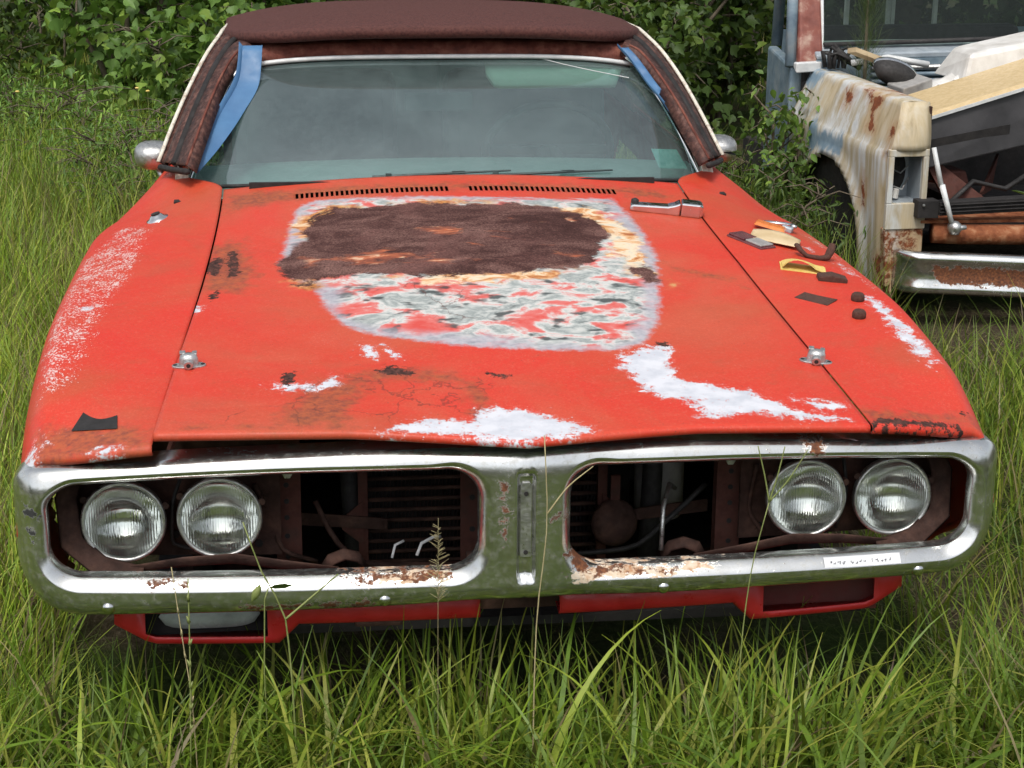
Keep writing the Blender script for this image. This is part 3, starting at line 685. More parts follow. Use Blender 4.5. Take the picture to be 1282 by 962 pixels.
INNER = [(.715, 1.70, .998), (.690, 1.80, 1.060), (.655, 1.92, 1.140), (.615, 2.05, 1.212), (.580, 2.10, 1.252), (.54, 2.12, 1.268)]
OUTER = [(.803, 1.93, .970), (.758, 2.03, 1.075), (.708, 2.12, 1.175), (.665, 2.23, 1.245), (.63, 2.36, 1.285), (.625, 2.42, 1.292)]
for sgn in (-1, 1):
    I = spline(INNER, 30) * [sgn, 1, 1]; O = spline(OUTER, 30) * [sgn, 1, 1]
    # outer skin with two raised ribs, plus inner return
    rows = []
    prof = [(0, -.030), (0, 0), (.05, .003), (.34, .004), (.36, -.016), (.58, -.020), (.60, .002), (.68, .004), (.82, .002), (.84, -.012), (.93, -.010), (1.0, .0), (1.02, -.02)]
    for i in range(30):
        a, b = Vector(I[i]), Vector(O[i]); t = Vector(I[min(i + 1, 29)] - I[max(i - 1, 0)]).normalized()
        nr = (b - a).cross(t).normalized() * (-1 if sgn > 0 else 1)
        if nr.z < 0: nr = -nr
        for f, h in prof: rows.append(a.lerp(b, f) + nr * h)
    Fq = grid_faces(30, len(prof)); Fq = Fq if sgn < 0 else Fq[:, ::-1]
    pil = obj('windshield_pillar', rows, Fq[:, ::-1], MAT['pillar'], car, smooth=False, solid=.003)
    tag(pil, 'flaking rusty brown windshield pillar')
    strip = [Vector(I[i]).lerp(Vector(O[i]), .47) + Vector((-sgn * .0, -.004, .004)) for i in range(0, 29)]
    MB().tube(strip, .011, 8, flat=.7).obj('channel_shade', MAT['black'], pil, smooth=True)  # black strip painting in the shade of the pillar channel
    edge_ = [Vector(I[i]).lerp(Vector(O[i]), .03) + Vector((0, -.004, .005)) for i in range(0, 29)]
    MB().tube(edge_, .004, 6).obj('pillar_flange', MAT['header'], pil, smooth=True)
    # cream drip rail: along the pillar then the roof edge
    roofedge = [(half * sgn, y, float(roof_z(1., y)) + .002) for y in (2.5, 2.7, 3.0, 3.3)]
    OO = [Vector(q) + Vector((sgn * .006, -.002, .002)) for q in spline(OUTER, 16) * [sgn, 1, 1]][:-1] + [Vector(q) for q in roofedge]
    MB().tube(OO, .0062, 8, flat=.8).obj('drip_rail', MAT['drip'], pil, smooth=True)
    # black tube painting in the dark of the pillar cover's open end
    a, b = Vector(I[0]), Vector(O[0])
    MB().tube([a + Vector((0, -.01, -.012)), a.lerp(b, .5) + Vector((0, -.016, -.012)), b + Vector((0, -.006, -.012))], .009, 8).obj('pillar_end', MAT['black'], pil, smooth=True)
    # old windscreen frame between the pillar cover and the glass
    G0 = [Vector(q) for q in spline([(.745, 1.83, .915), (.700, 1.93, 1.02), (.650, 2.03, 1.12), (.600, 2.10, 1.205), (.56, 2.125, 1.237)], 24) * [sgn, 1, 1]]
    MB().tube(G0, .016, 8, flat=.7).obj('windshield_frame', MAT['rust'], pil, smooth=True)
    ch = [Vector(q) + Vector((-sgn * .018, -.022, .004)) for q in G0]
    MB().tube(ch, .0065, 8).obj('chrome_trim', MAT['clean_chrome'], pil, smooth=True)
    # painted frame foot between fender and glass corner
    MB().hexa([(.722 * sgn, 1.775, .900), (.768 * sgn, 1.80, .900), (.775 * sgn, 1.92, .90), (.735 * sgn, 1.92, .90), (.716 * sgn, 1.80, .99), (.745 * sgn, 1.82, .99), (.75 * sgn, 1.90, .99), (.715 * sgn, 1.90, .99)]).obj('pillar_foot', MAT['drip'], pil, bevel=.006)
# header (rusty strip above the glass), gap above it stays open and dark
hx = np.linspace(-1, 1, 41)
rows = []
for q in hx:
    for (dy, z) in ((.0, 1.238), (-.002, 1.252), (.012, 1.278), (.05, 1.290), (.12, 1.292)):
        rows.append((q * .60, 2.118 + dy + .012 * q**4, z - .030 * abs(q)**4))
obj('header_panel', rows, grid_faces(41, 5)[:, ::-1], MAT['header'], car)
MB().tube([(q * .575, 2.104 + .012 * q**4, 1.240 - .028 * abs(q)**4) for q in np.linspace(-1, 1, 31)], .0085, 8, flat=.8).obj('header_trim', MAT['white_trim'], car, smooth=True)
MB().tube([(q * .56, 2.112, 1.2275 - .022 * abs(q)**4) for q in np.linspace(-1, 1, 25)], .005, 6).obj('header_gasket', MAT['rubber'], car, smooth=True)

# --- windshield
nw, nh = 49, 25
wu = np.linspace(-1, 1, nw); wv = np.linspace(0, 1, nh)
WU, WV = np.meshgrid(wu, wv, indexing='ij')
bx, by, bz = WU * .735, 1.655 + .175 * np.abs(WU)**2.2, .955 - .040 * np.abs(WU)**2.2
tx_, ty_, tz_ = WU * .585, 2.118 + .012 * WU**4, 1.236 - .026 * np.abs(WU)**4
WX = bx + (tx_ - bx) * WV; WY = by + (ty_ - by) * WV - .020 * np.sin(WV * math.pi); WZ = bz + (tz_ - bz) * WV + .020 * np.sin(WV * math.pi)
ws = obj('windshield', np.stack([WX, WY, WZ], -1).reshape(-1, 3), grid_faces(nw, nh)[:, ::-1], MAT['windshield'], car)
def on_ws(u_, v_, lift=.004):
    b = Vector((u_ * .735, 1.655 + .175 * abs(u_)**2.2, .955 - .040 * abs(u_)**2.2)); t = Vector((u_ * .585, 2.118 + .012 * u_**4, 1.236 - .026 * abs(u_)**4))
    s_ = math.sin(v_ * math.pi); return b.lerp(t, v_) + Vector((0, -.020, .020)) * s_ + Vector((0, -.5, .86)) * lift
MB().tube([on_ws(q, 0, .002) for q in np.linspace(-1, 1, 41)], .006, 6).obj('lower_gasket', MAT['rubber'], ws, smooth=True)
MB().add([on_ws(.83, .10, -.006), on_ws(.955, .10, -.006), on_ws(.945, .24, -.006), on_ws(.83, .24, -.006)], [(0, 1, 2, 3)]).obj('inspection_sticker', MAT['teal_sticker'], ws)
for c0, c1 in ((-.30, .22), (.14, .62)):
    w = MB(); w.tube([on_ws(c0, .02, .012), on_ws((c0 + c1) / 2, .035, .012), on_ws(c1, .055, .010)], [.0045, .004, .0025], 6)
    w.box(on_ws(c0 + (.06 if c0 < 0 else .02), .03, .010), (.016, .012, .012)); w.box(on_ws((c0 + c1) / 2 + .06, .045, .010), (.035, .008, .008), (0, .0, .1))
    w.obj('wiper', MAT['seat'], ws)
# crack in the top corner of the glass
MB().tube([on_ws(.50, .985, .002), on_ws(.60, .93, .002), on_ws(.72, .88, .002), on_ws(.90, .83, .002)], .0012, 4).obj('glass_crack', MAT['white_trim'], ws)

# --- cabin: dash, wheel, visor, seats, rear glass, sides
d = MB()
for q in range(30):
    pass
DR = []
prof = [(1.70, .905), (1.80, .925), (1.95, .945), (2.10, .945), (2.17, .925), (2.18, .85), (2.12, .70), (2.10, .55)]
dx = np.linspace(-.74, .74, 31)
for q in dx:
    for (yy, zz) in prof: DR.append((q, yy + .10 * (abs(q) / .74)**2.2 * (yy < 2.05), zz - .02 * (q / .74)**2))
obj('dashboard', DR, grid_faces(31, len(prof))[:, ::-1], MAT['interior'], car)
sw = MB(); SWC = Vector((.345, 2.30, .915)); SWM = frame_from(SWC, (0, .88, .48))
sw.tube([SWM @ Vector((.195 * math.cos(a), .195 * math.sin(a), 0)) for a in np.linspace(0, 2 * math.pi, 41)], .013, 8, cap=False)
wheel_o = sw.obj('steering_wheel', MAT['seat'], car, smooth=True)
MB().lathe([(.0001, .012), (.035, .010), (.05, -.02), (.03, -.25)], 20, SWM).box(SWM @ Vector((.09, -.02, 0)), (.19, .035, .012), SWM.to_3x3()).box(SWM @ Vector((-.09, -.02, 0)), (.19, .035, .012), SWM.to_3x3()).obj('wheel_spoke', MAT['seat'], wheel_o, bevel=.004)
# sun visor, driver side, folded down behind the top of the glass
vr = []
for q in np.linspace(0, 1, 21):
    w_ = min(1, q / .10, (1 - q) / .06); w_ = math.sqrt(max(0, 1 - (1 - w_)**2))
    for f in (0, .5, 1): vr.append((.135 + q * .40, 2.165 - .075 * f * (.55 + .45 * w_), 1.222 - .075 * f * (.55 + .45 * w_)))
vis = obj('sun_visor', vr, grid_faces(21, 3), MAT['visor'], car, solid=.018)
tag(vis, 'pale green sun visor')
for sx in (-.36, .36):
    st = MB().box((sx, 2.75, .62), (.58, .52, .16)).obj('seat', MAT['seat'], car, bevel=.05)
    MB().box((sx, 3.02, .84), (.56, .14, .50), (-.25, 0, 0)).obj('backrest', MAT['seat'], st, bevel=.05)
rs = MB().box((0, 3.62, .73), (1.3, .16, .66), (-.3, 0, 0)).obj('rear_seat', MAT['seat'], car, bevel=.05)
MB().box((0, 3.88, .90), (1.36, .42, .03)).obj('parcel_shelf', MAT['seat'], car)
MB().box((0, 2.9, .36), (1.66, 2.3, .03)).obj('cabin_floor', MAT['black'], car)
MB().box((0, 2.172, 1.10), (.20, .012, .055), (.15, 0, 0)).tube([(0, 2.17, 1.12), (0, 2.17, 1.24)], .006, 6).obj('rear_view_mirror', MAT['seat'], car, bevel=.008)
rg = [(-.56, 3.36, 1.218), (.56, 3.36, 1.218), (.62, 3.98, .985), (-.62, 3.98, .985)]
obj('rear_window', rg, [(0, 1, 2, 3)], MAT['rear_glass'], car, smooth=False)
for sgn in (-1, 1):
    obj('side_window', [(.775 * sgn, 1.98, .925), (.775 * sgn, 3.15, .918), (.640 * sgn, 3.10, 1.236), (.635 * sgn, 2.45, 1.272), (.70 * sgn, 2.16, 1.16)], [(0, 1, 2, 3, 4)], MAT['side_glass'], car, smooth=False)
    obj('roof_pillar', [(.775 * sgn, 3.15, .918), (.775 * sgn, 4.0, .905), (.64 * sgn, 3.98, .975), (.600 * sgn, 3.36, 1.210), (.640 * sgn, 3.34, 1.18), (.640 * sgn, 3.10, 1.236)], [(0, 1, 2, 3, 4, 5)], MAT['roof'], car, smooth=False, solid=.01)

# --- engine bay
MB().box((0, 1.63, .62), (1.50, .03, .60)).obj('firewall', MAT['black'], car)
MB().box((0, .92, .30), (1.50, 1.40, .02)).obj('bay_floor', MAT['black'], car)
for sgn in (-1, 1):
    MB().hexa([(.62 * sgn, .42, .3), (.66 * sgn, .42, .3), (.66 * sgn, 1.6, .3), (.62 * sgn, 1.6, .3), (.64 * sgn, .42, .72), (.67 * sgn, .42, .72), (.60 * sgn, 1.6, .88), (.57 * sgn, 1.6, .88)]).obj('inner_fender', MAT['black'], car)
MB().box((0, 1.53, .915), (1.0, .14, .02)).box((0, 1.634, .935), (1.1, .014, .06)).obj('dark_slot_backing', MAT['black'], car)  # black boxes added under the vent slots so they read dark
MB().box((0, 1.05, .52), (.50, .60, .36)).box((0, 1.05, .73), (.34, .34, .06)).obj('engine_block', MAT['rust'], car, bevel=.03)

# ------------------------------------------------------------------ chrome loop bumper
def bump_top(x): return .753 - .036 * (np.abs(x) / .95)**2.6
def bump_bot(x): return .430 + .012 * x + .010 * np.exp(-(x / .16)**2)
def arc(c, r, a0, a1, n): return [(c[0] + r * math.cos(a), c[1] + r * math.sin(a)) for a in np.linspace(a0, a1, n)]
def outline(side):
    xs = np.linspace(0, .932, 60)
    top = [(x, float(bump_top(x * side))) for x in xs]
    zt = top[-1][1]; zb = float(bump_bot(.85 * side))
    r1, r2 = .050, .125
    e = arc((.975 - r1, zt - r1), r1, math.pi / 2, 0, 14) + arc((.975 - r2, zb + r2), r2, 0, -math.pi / 2, 22)
    bot = [(x, float(bump_bot(x * side))) for x in np.linspace(.852, 0, 56)]
    return np.array(top + e + bot)
def opening(n_arc=40):
    x0, x1, z0, z1 = .089, .908, .503, .711; ri, ro = .060, .062
    P = []
    def warp(x, z):
        k = np.clip((x - .35) / .55, 0, 1)**2
        return z - .024 * k * (z - z0) / (z1 - z0)
    segs = [arc((x0 + ri, z1 - ri), ri, math.pi, math.pi / 2, n_arc), [(x, z1) for x in np.linspace(x0 + ri, x1 - ro, 70)[1:-1]],
            arc((x1 - ro, z1 - ro), ro, math.pi / 2, 0, n_arc), [(x1, z) for z in np.linspace(z1 - ro, z0 + ro, 12)[1:-1]],
            arc((x1 - ro, z0 + ro), ro, 0, -math.pi / 2, n_arc), [(x, z0) for x in np.linspace(x1 - ro, x0 + ri, 70)[1:-1]],
            arc((x0 + ri, z0 + ri), ri, -math.pi / 2, -math.pi, n_arc), [(x0, z) for z in np.linspace(z0 + ri, z1 - ri, 12)[1:-1]]]
    for sg in segs: P += sg
    P = np.array(P); P[:, 1] = warp(P[:, 0], P[:, 1]); return P
def seg_dist(P, Q, closed):
    A = Q; B = np.roll(Q, -1, 0)
    if not closed: A, B = A[:-1], B[:-1]
    d = np.full(len(P), 1e9)
    for a, b in zip(A, B):
        e = b - a; t = np.clip(((P - a) @ e) / (e @ e + 1e-14), 0, 1); d = np.minimum(d, np.linalg.norm(P - a - t[:, None] * e, axis=1))
    return d
BV, BF, off = [], [], 0
for side in (-1, 1):
    OUT = outline(side); IN = opening(); N = len(IN)
    tang = np.roll(IN, -1, 0) - np.roll(IN, 1, 0); nrm = np.stack([-tang[:, 1], tang[:, 0]], -1); nrm /= np.linalg.norm(nrm, axis=1)[:, None]
    if (nrm[0] @ (IN[0] - IN.mean(0))) < 0: nrm = -nrm
    full = np.vstack([OUT, OUT[:1]])
    TO = np.zeros_like(IN)
    for k in range(N):
        p, dv = IN[k], nrm[k]; best = 9
        A = full[:-1]; E = full[1:] - A
        den = dv[0] * E[:, 1] - dv[1] * E[:, 0]; den = np.where(np.abs(den) < 1e-12, 1e-12, den)
        w = A - p; t = (w[:, 0] * E[:, 1] - w[:, 1] * E[:, 0]) / den; s_ = (w[:, 0] * dv[1] - w[:, 1] * dv[0]) / den
        ok = (t > 1e-6) & (s_ >= -1e-6) & (s_ <= 1 + 1e-6)
        TO[k] = p + dv * t[ok].min()
    # snap the stations nearest to the two centre corners exactly on them
    for cpt in ((0, float(bump_top(0))), (0, float(bump_bot(0)))):
        TO[np.argmin(np.linalg.norm(TO - np.array(cpt), axis=1))] = cpt
    tt = np.concatenate([[0, .02, .05], np.linspace(.09, .91, 26), [.94, .965, .985, 1]])
    G = IN[:, None] + (TO - IN)[:, None] * tt[None, :, None]
    flat = G.reshape(-1, 2)
    din = np.repeat(0., len(flat)); din = seg_dist(flat, IN, True); dout = seg_dist(flat, OUT, False)
    x, z = flat[:, 0], flat[:, 1]
    sweep = .048 * (x / .95)**3
    upw = np.clip((z - .62) / .05, 0, 1) * np.clip((x - .10) / .08, 0, 1)      # the top bar has a tight lip and a broad crown
    q = np.clip(1 - din / (.024 - .008 * upw), 0, 1); rec = (.024 - .006 * upw) * (.75 * q**1.15 + .25 * q**3)
    upo = np.clip((z - .66) / .04, 0, 1)
    k = np.clip(1 - dout / (.042 + .012 * upo), 0, 1); roll = (.042 - .010 * upo) * (1 - np.sqrt(np.clip(1 - k**2, 0, 1)))
    kend = np.clip((x - .905) / .077, 0, 1); roll = roll + .035 * kend**2.2
    # vertical groove on the centre post
    gx = np.clip(1 - np.abs(x) / .020, 0, 1); gz = np.clip((z - .485) / .012, 0, 1) * np.clip((.712 - z) / .012, 0, 1)
    groove = .016 * np.clip(gx * 3.2, 0, 1)**1.5 * gz
    postrow = -.014 * np.exp(-(x / .09)**2)
    y = sweep + rec + roll + groove + postrow - .004
    Y = y.reshape(N, -1)
    ring_in = np.stack([IN[:, 0], Y[:, 0] + .028, IN[:, 1]], -1); ring_out = np.stack([TO[:, 0], Y[:, -1] + .055, TO[:, 1]], -1)
    is_c = np.abs(TO[:, 0]) < 1e-6
    ring_out[is_c, 1] = Y[is_c, -1] + 1e-4
    P3 = np.concatenate([ring_in[:, None], np.stack([G[..., 0], Y, G[..., 1]], -1), ring_out[:, None]], 1)
    nr = P3.shape[1]; P3[..., 0] *= side
    F = grid_faces(N, nr, closed_u=True)
    BF.append((F if side < 0 else F[:, ::-1]) + off); BV.append(P3.reshape(-1, 3)); off += N * nr
BV = np.concatenate(BV); BF = np.concatenate(BF)
bx_, bz_ = BV[:, 0], BV[:, 2]
battr = dict(
    rust=sdfs(bx_, bz_, [[(.080, .535), (.10, .49), (.125, .512), (.11, .55)], [(.085, .492), (.16, .500), (.30, .492), (.16, .488)], [(-.050, .69), (-.038, .69), (-.036, .61), (-.046, .60)],
                         [(-.048, .60), (-.040, .60), (-.042, .56)], [(-.76, .494), (-.68, .497), (-.65, .492), (-.70, .490)], [(-.36, .500), (-.15, .503), (-.14, .494), (-.33, .492)],
                         [(.55, .742), (.585, .742), (.58, .715), (.56, .712)], [(.045, .62), (.075, .625), (.075, .615), (.045, .61)], [(-.55, .448), (-.30, .452), (-.30, .440), (-.55, .440)]]),
    cream=sdfs(bx_, bz_, [[(.09, .502), (.32, .500), (.40, .495), (.32, .486), (.09, .483)], [(-.30, .500), (-.15, .502), (-.15, .490), (-.30, .491)]]) ,
    dark=sdfs(bx_, bz_, [[(-.948, .655), (-.930, .645), (-.918, .632), (-.945, .630)], [(-.945, .605), (-.930, .60), (-.938, .58)]]))
bumper = obj('bumper', BV, BF[:, ::-1], MAT['chrome'], car, attrs=battr)
tag(bumper, 'pitted chrome loop bumper with two wide grille openings')
bm_ = bumper.modifiers.new('weld', 'WELD'); bm_.merge_threshold = 2e-4
# badge plate with two holes, dome-headed bolts, stickers
bp = MB(); bp.prism([(a, b) for a, b in [(-.0105, -.075), (.0105, -.075), (.0105, .070), (.007, .078), (-.007, .078), (-.0105, .070)]], .003, frame_from((0, -.0035, .610), (0, -1, 0), (1, 0, 0)))
plate = bp.obj('badge_plate', MAT['dull_metal'], bumper, bevel=.001)
for zz in (.665, .545): MB().lathe([(.0001, 0), (.0045, 0), (.0045, -.003)], 12, frame_from((0, -.0085, zz), (0, -1, 0))).obj('bolt_hole', MAT['black'], plate)
def bumper_y(x, z):
    d = (BV[:, 0] - x)**2 + (BV[:, 2] - z)**2 + (BV[:, 1] > .09) * 1; return float(BV[np.argmin(d), 1])
for (bxp, bzp, byp) in ((-.272, .452, .0), (.275, .456, .0), (-.80, .446, .034), (.80, .460, .034)):
    MB().lathe([(.0125, .0), (.0115, .004), (.007, .0075), (.0001, .009)], 18, frame_from((bxp, bumper_y(bxp, bzp) + .001, bzp), (0, -1, -.25))).obj('bumper_bolt', MAT['clean_chrome'], bumper, smooth=True)
def sticker(x0, x1, z0, z1, nm, mat, n=10):
    rows = []
    for q in np.linspace(0, 1, n):
        for f in (0, .33, .67, 1):
            x, z = x0 + (x1 - x0) * q, z0 + (z1 - z0) * f; rows.append((x, bumper_y(x, z) - .0015, z + .0008))
    return obj(nm, rows, grid_faces(n, 4)[:, ::-1], mat, bumper)
stk = sticker(.60, .76, .481, .498, 'sticker', MAT['sticker'])
ink = MB(); rnd = random.Random(5)
for i in range(15):
    if i in (4, 9): continue
    x = .612 + i * .0088; z = .4865 + .0005 * rnd.random()
    yb = bumper_y(x, .489) - .0028
    for s_ in range(3):
        if rnd.random() < .8:
            dx_, dz_ = rnd.uniform(0, .004), rnd.uniform(.001, .0065)
            ink.box((x + dx_, yb + .0 - (dz_ - .003) * -.55, z + dz_ * .7), (.0012 if s_ != 1 else .004, .0006, .005 if s_ != 1 else .0012), (0, rnd.uniform(-.4, .4), 0))
ink.obj('sticker_lettering', MAT['ink'], stk)

# ------------------------------------------------------------------ headlights
def headlight(x, y, z, r=.0835, tilt=0.0):
    M = frame_from((x, y, z), (math.sin(tilt) * -.6, -1, .05)); root = MB()
    root.lathe([(r * .93, -.012), (r * .985, -.004), (r, .004), (r * .985, .011), (r * .925, .014), (r * .885, .008), (r * .88, -.01)], 48, M, closed=True)
    hl = root.obj('headlight', MAT['dull_metal'], car, smooth=True)
    R_ = r * .885
    k = 10; prof = [(R_ * math.sin(math.pi / 2 * i / k), .006 + .020 * math.cos(math.pi / 2 * i / k)) for i in range(k, -1, -1)]; prof[-1] = (.0004, prof[-1][1])
    lens = MB().lathe(prof, 48, Matrix.Identity(4)); lo = link('lens', mesh_of('lens', lens.v, lens.f, MAT['lens']), None)
    lo.matrix_basis = M; set_parent(lo, hl)
    rp = [(R_ * q, .002 - .040 * (1 - q * q)) for q in np.linspace(1, .04, 20)] + [(.0004, -.038)]
    ro = MB().lathe(rp, 48, M).obj('reflector', MAT['reflector'], hl, smooth=True)
    MB().lathe([(R_, -.004), (R_ * .985, -.030), (R_ * .75, -.058), (R_ * .3, -.070), (.0004, -.070)], 32, M).obj('bucket', MAT['rust'], hl, smooth=True)
    for a in (.35, 2.6):
        MB().tube([M @ Vector(((r + .004) * math.cos(a), (r + .004) * math.sin(a), -.010)), M @ Vector(((r + .004) * math.cos(a), (r + .004) * math.sin(a), .006))], .007, 10).obj('adjuster_screw', MAT['rust'], hl)
    return hl
headlight(-.774, .150, .578, tilt=.05); headlight(-.587, .128, .588, tilt=.03)
headlight(.774, .150, .578, tilt=-.05); headlight(.587, .128, .588, tilt=-.03)
# lamp mounting plates and structure behind
for sgn in (-1, 1):
    lp = MB().hexa([(.47 * sgn, .20, .475), (.90 * sgn, .235, .475), (.90 * sgn, .245, .475), (.47 * sgn, .21, .475), (.47 * sgn, .20, .735), (.90 * sgn, .235, .70), (.90 * sgn, .245, .70), (.47 * sgn, .21, .735)]).obj('lamp_panel', MAT['rust'], car)
    for hx_, hz_ in ((.68, .665), (.68, .52), (.50, .66), (.515, .50)):
        MB().lathe([(.0001, 0), (.008, 0), (.008, -.004)], 12, frame_from((hx_ * sgn, .20 + (hx_ - .47) * .08 - .003, hz_), (0, -1, 0))).obj('panel_hole', MAT['black'], lp)
    # curved rusty arms at the outer ends and along the lower edge
    MB().tube([(.86 * sgn, .20, .70), (.885 * sgn, .17, .62), (.875 * sgn, .14, .54), (.82 * sgn, .12, .495), (.74 * sgn, .11, .48)], [.016, .022, .024, .022, .016], 10, flat=.22, up=(0, 1, .3)).obj('bumper_bracket', MAT['rust'], car, smooth=True)
    MB().tube([(.76 * sgn, .12, .488), (.66 * sgn, .11, .503), (.56 * sgn, .11, .506), (.47 * sgn, .11, .49), (.36 * sgn, .12, .47)], [.010, .014, .016, .014, .010], 10, flat=.25, up=(0, 1, .5)).obj('lower_bracket', MAT['rust'], car, smooth=True)
    MB().tube([(.385 * sgn, .16, .455), (.372 * sgn, .15, .480), (.345 * sgn, .15, .491), (.318 * sgn, .16, .480), (.305 * sgn, .17, .455)], .004, 8, flat=3.2).obj('tow_loop', MAT['rust'], car, smooth=True)
    # upright with punched holes
    up = MB().box((.455 * sgn, .24, .57), (.052, .006, .36)).box((.432 * sgn, .255, .57), (.006, .03, .36)).obj('support_upright', MAT['rust_red'], car)
    for zz in (.455, .50, .54, .575, .61): MB().lathe([(.0001, 0), (.0055, 0), (.0055, -.003)], 10, frame_from((.458 * sgn, .2355, zz), (0, -1, 0))).obj('upright_hole', MAT['black'], up)
    MB().box((.55 * sgn, .33, .62), (.022, .03, .30), (0, .5 * sgn, 0)).obj('diagonal_brace', MAT['rust'], car)
    # radiator yoke strap
    MB().hexa([(.25 * sgn, .34, .465), (.44 * sgn, .36, .475), (.44 * sgn, .365, .475), (.25 * sgn, .345, .465), (.25 * sgn, .34, .490), (.44 * sgn, .36, .503), (.44 * sgn, .365, .503), (.25 * sgn, .345, .490)]).obj('side_strap', MAT['rust'], car)
    MB().tube([(.33 * sgn, .42, .72), (.325 * sgn, .40, .55), (.315 * sgn, .38, .37)], .022, 10).obj('coolant_hose', MAT['rubber'], car, smooth=True)
# condenser: side tanks, serpentine tubes, fins in between
cond = MB().box((-.045, .395, .50), (.50, .012, .32)).obj('condenser', MAT['black'], car)
tag(cond, 'rusty finned condenser behind the bumper')
for i in range(13):
    z = .378 + i * .0235
    MB().tube([(-.29, .378, z), (.20, .378, z)], .0048, 6).obj('condenser_tube', MAT['rust'], cond, smooth=True)
fin = MB()
for i in range(122):
    x = -.285 + i * .00395
    for j in range(12):
        zc = .390 + j * .0235; fin.add([(x, .376, zc - .008), (x + .002 * ((i % 2) * 2 - 1), .376, zc + .008), (x + .002 * ((i % 2) * 2 - 1), .39, zc + .008), (x, .39, zc - .008)], [(0, 1, 2, 3)])
fo = fin.obj('condenser_fins', MAT['rust'], cond); fo['kind'] = 'stuff'
for sx in (-1, 1):
    cx_ = -.045 + sx * .255
    MB().box((cx_, .375, .51), (.020, .03, .32)).prism([(0, -.05), (.045 * sx, -.012), (.045 * sx, .012), (0, .05)], .004, frame_from((cx_, .36, .475), (0, -1, 0))).obj('end_tank', MAT['rust_red'], cond)
MB().box((-.045, .37, .362), (.53, .03, .022)).obj('lower_rail', MAT['rust_red'], cond)
# centre catch post behind the bumper post
cp = MB().box((-.075, .27, .56), (.055, .008, .38)).box((-.045, .285, .56), (.008, .03, .38)).box((.075, .27, .56), (.05, .008, .38)).obj('latch_support', MAT['rust_red'], car)
for sx in (-.078, .078):
    for zz in (.43, .49, .56): MB().lathe([(.0001, 0), (.006, 0), (.006, -.003)], 10, frame_from((sx, .2645, zz), (0, -1, 0))).obj('support_hole', MAT['black'], cp)
MB().box((0, .42, .735), (1.30, .06, .03)).obj('upper_tie_bar', MAT['rust'], car)
MB().box((0, .44, .33), (1.40, .06, .03)).obj('lower_tie_bar', MAT['rust'], car)
MB().lathe([(.05, -.08), (.055, -.06), (.055, .06), (.05, .075), (.0001, .078)], 20, frame_from((.36, .50, .50), (0, 0, 1))).obj('washer_bottle', MAT['grey_lens'], car, smooth=True)
MB().box((.30, .70, .58), (.22, .2, .24)).obj('battery', MAT['dark_panel'], car, bevel=.01)
MB().box((0, .62, .55), (.62, .07, .36)).obj('radiator', MAT['black'], car)
MB().tube([(.30, .16, .47), (.31, .20, .55), (.33, .24, .585), (.35, .28, .56)], .005, 6).obj('wire', MAT['dull_metal'], car, smooth=True)
MB().tube([(-.20, .16, .478), (-.19, .17, .500), (-.165, .18, .509), (-.15, .19, .505)], .0035, 6).obj('wire', MAT['white_trim'], car, smooth=True)
MB().tube([(-.25, .16, .475), (-.243, .17, .498), (-.225, .18, .503)], .003, 6).obj('wire', MAT['white_trim'], car, smooth=True)
MB().hexa([(-.72, .22, .70), (-.60, .24, .70), (-.60, .26, .70), (-.72, .24, .70), (-.72, .22, .745), (-.60, .24, .755), (-.60, .26, .755), (-.72, .24, .745)]).tube([(-.69, .10, .70), (-.655, .22, .775)], .007, 6).obj('hood_prop', MAT['rust_red'], car)

for k, (pp, rad) in enumerate([([(-.52, .19, .63), (-.49, .21, .55), (-.47, .20, .49), (-.40, .24, .44)], .005), ([(-.66, .19, .66), (-.68, .17, .60), (-.685, .18, .52), (-.62, .19, .49)], .004), ([(.50, .19, .64), (.49, .20, .54), (.52, .19, .49)], .005), ([(.68, .19, .66), (.685, .17, .58), (.67, .18, .50)], .004), ([(-.40, .30, .55), (-.36, .28, .47), (-.30, .27, .42), (-.12, .30, .40)], .006), ([(.12, .30, .41), (.26, .28, .43), (.34, .27, .50), (.42, .30, .56)], .006)]):
    MB().tube(spline(pp, 12), rad, 6).obj('wiring_lead', MAT['rubber'] if k % 2 else MAT['rust'], car, smooth=True)
hn = MB().lathe([(.0004, -.03), (.045, -.028), (.052, -.012), (.050, .0), (.036, .012), (.012, .018), (.0004, .018)], 24, frame_from((.235, .33, .465), (.2, -1, .1))).obj('horn', MAT['rust'], car, smooth=True)
MB().box((.235, .345, .52), (.02, .006, .10)).obj('horn_bracket', MAT['rust_red'], hn)
for sgn in (-1, 1):
    MB().prism([(0, 0), (.10 * sgn, .03), (.10 * sgn, .06), (0, .10)], .005, frame_from((.475 * sgn, .255, .46), (0, -1, 0))).obj('gusset', MAT['rust'], car)
    MB().lathe([(.0004, .0), (.010, .0), (.010, -.006)], 6, frame_from((.455 * sgn, .230, .635), (0, -1, 0))).obj('hex_bolt', MAT['dull_metal'], car)

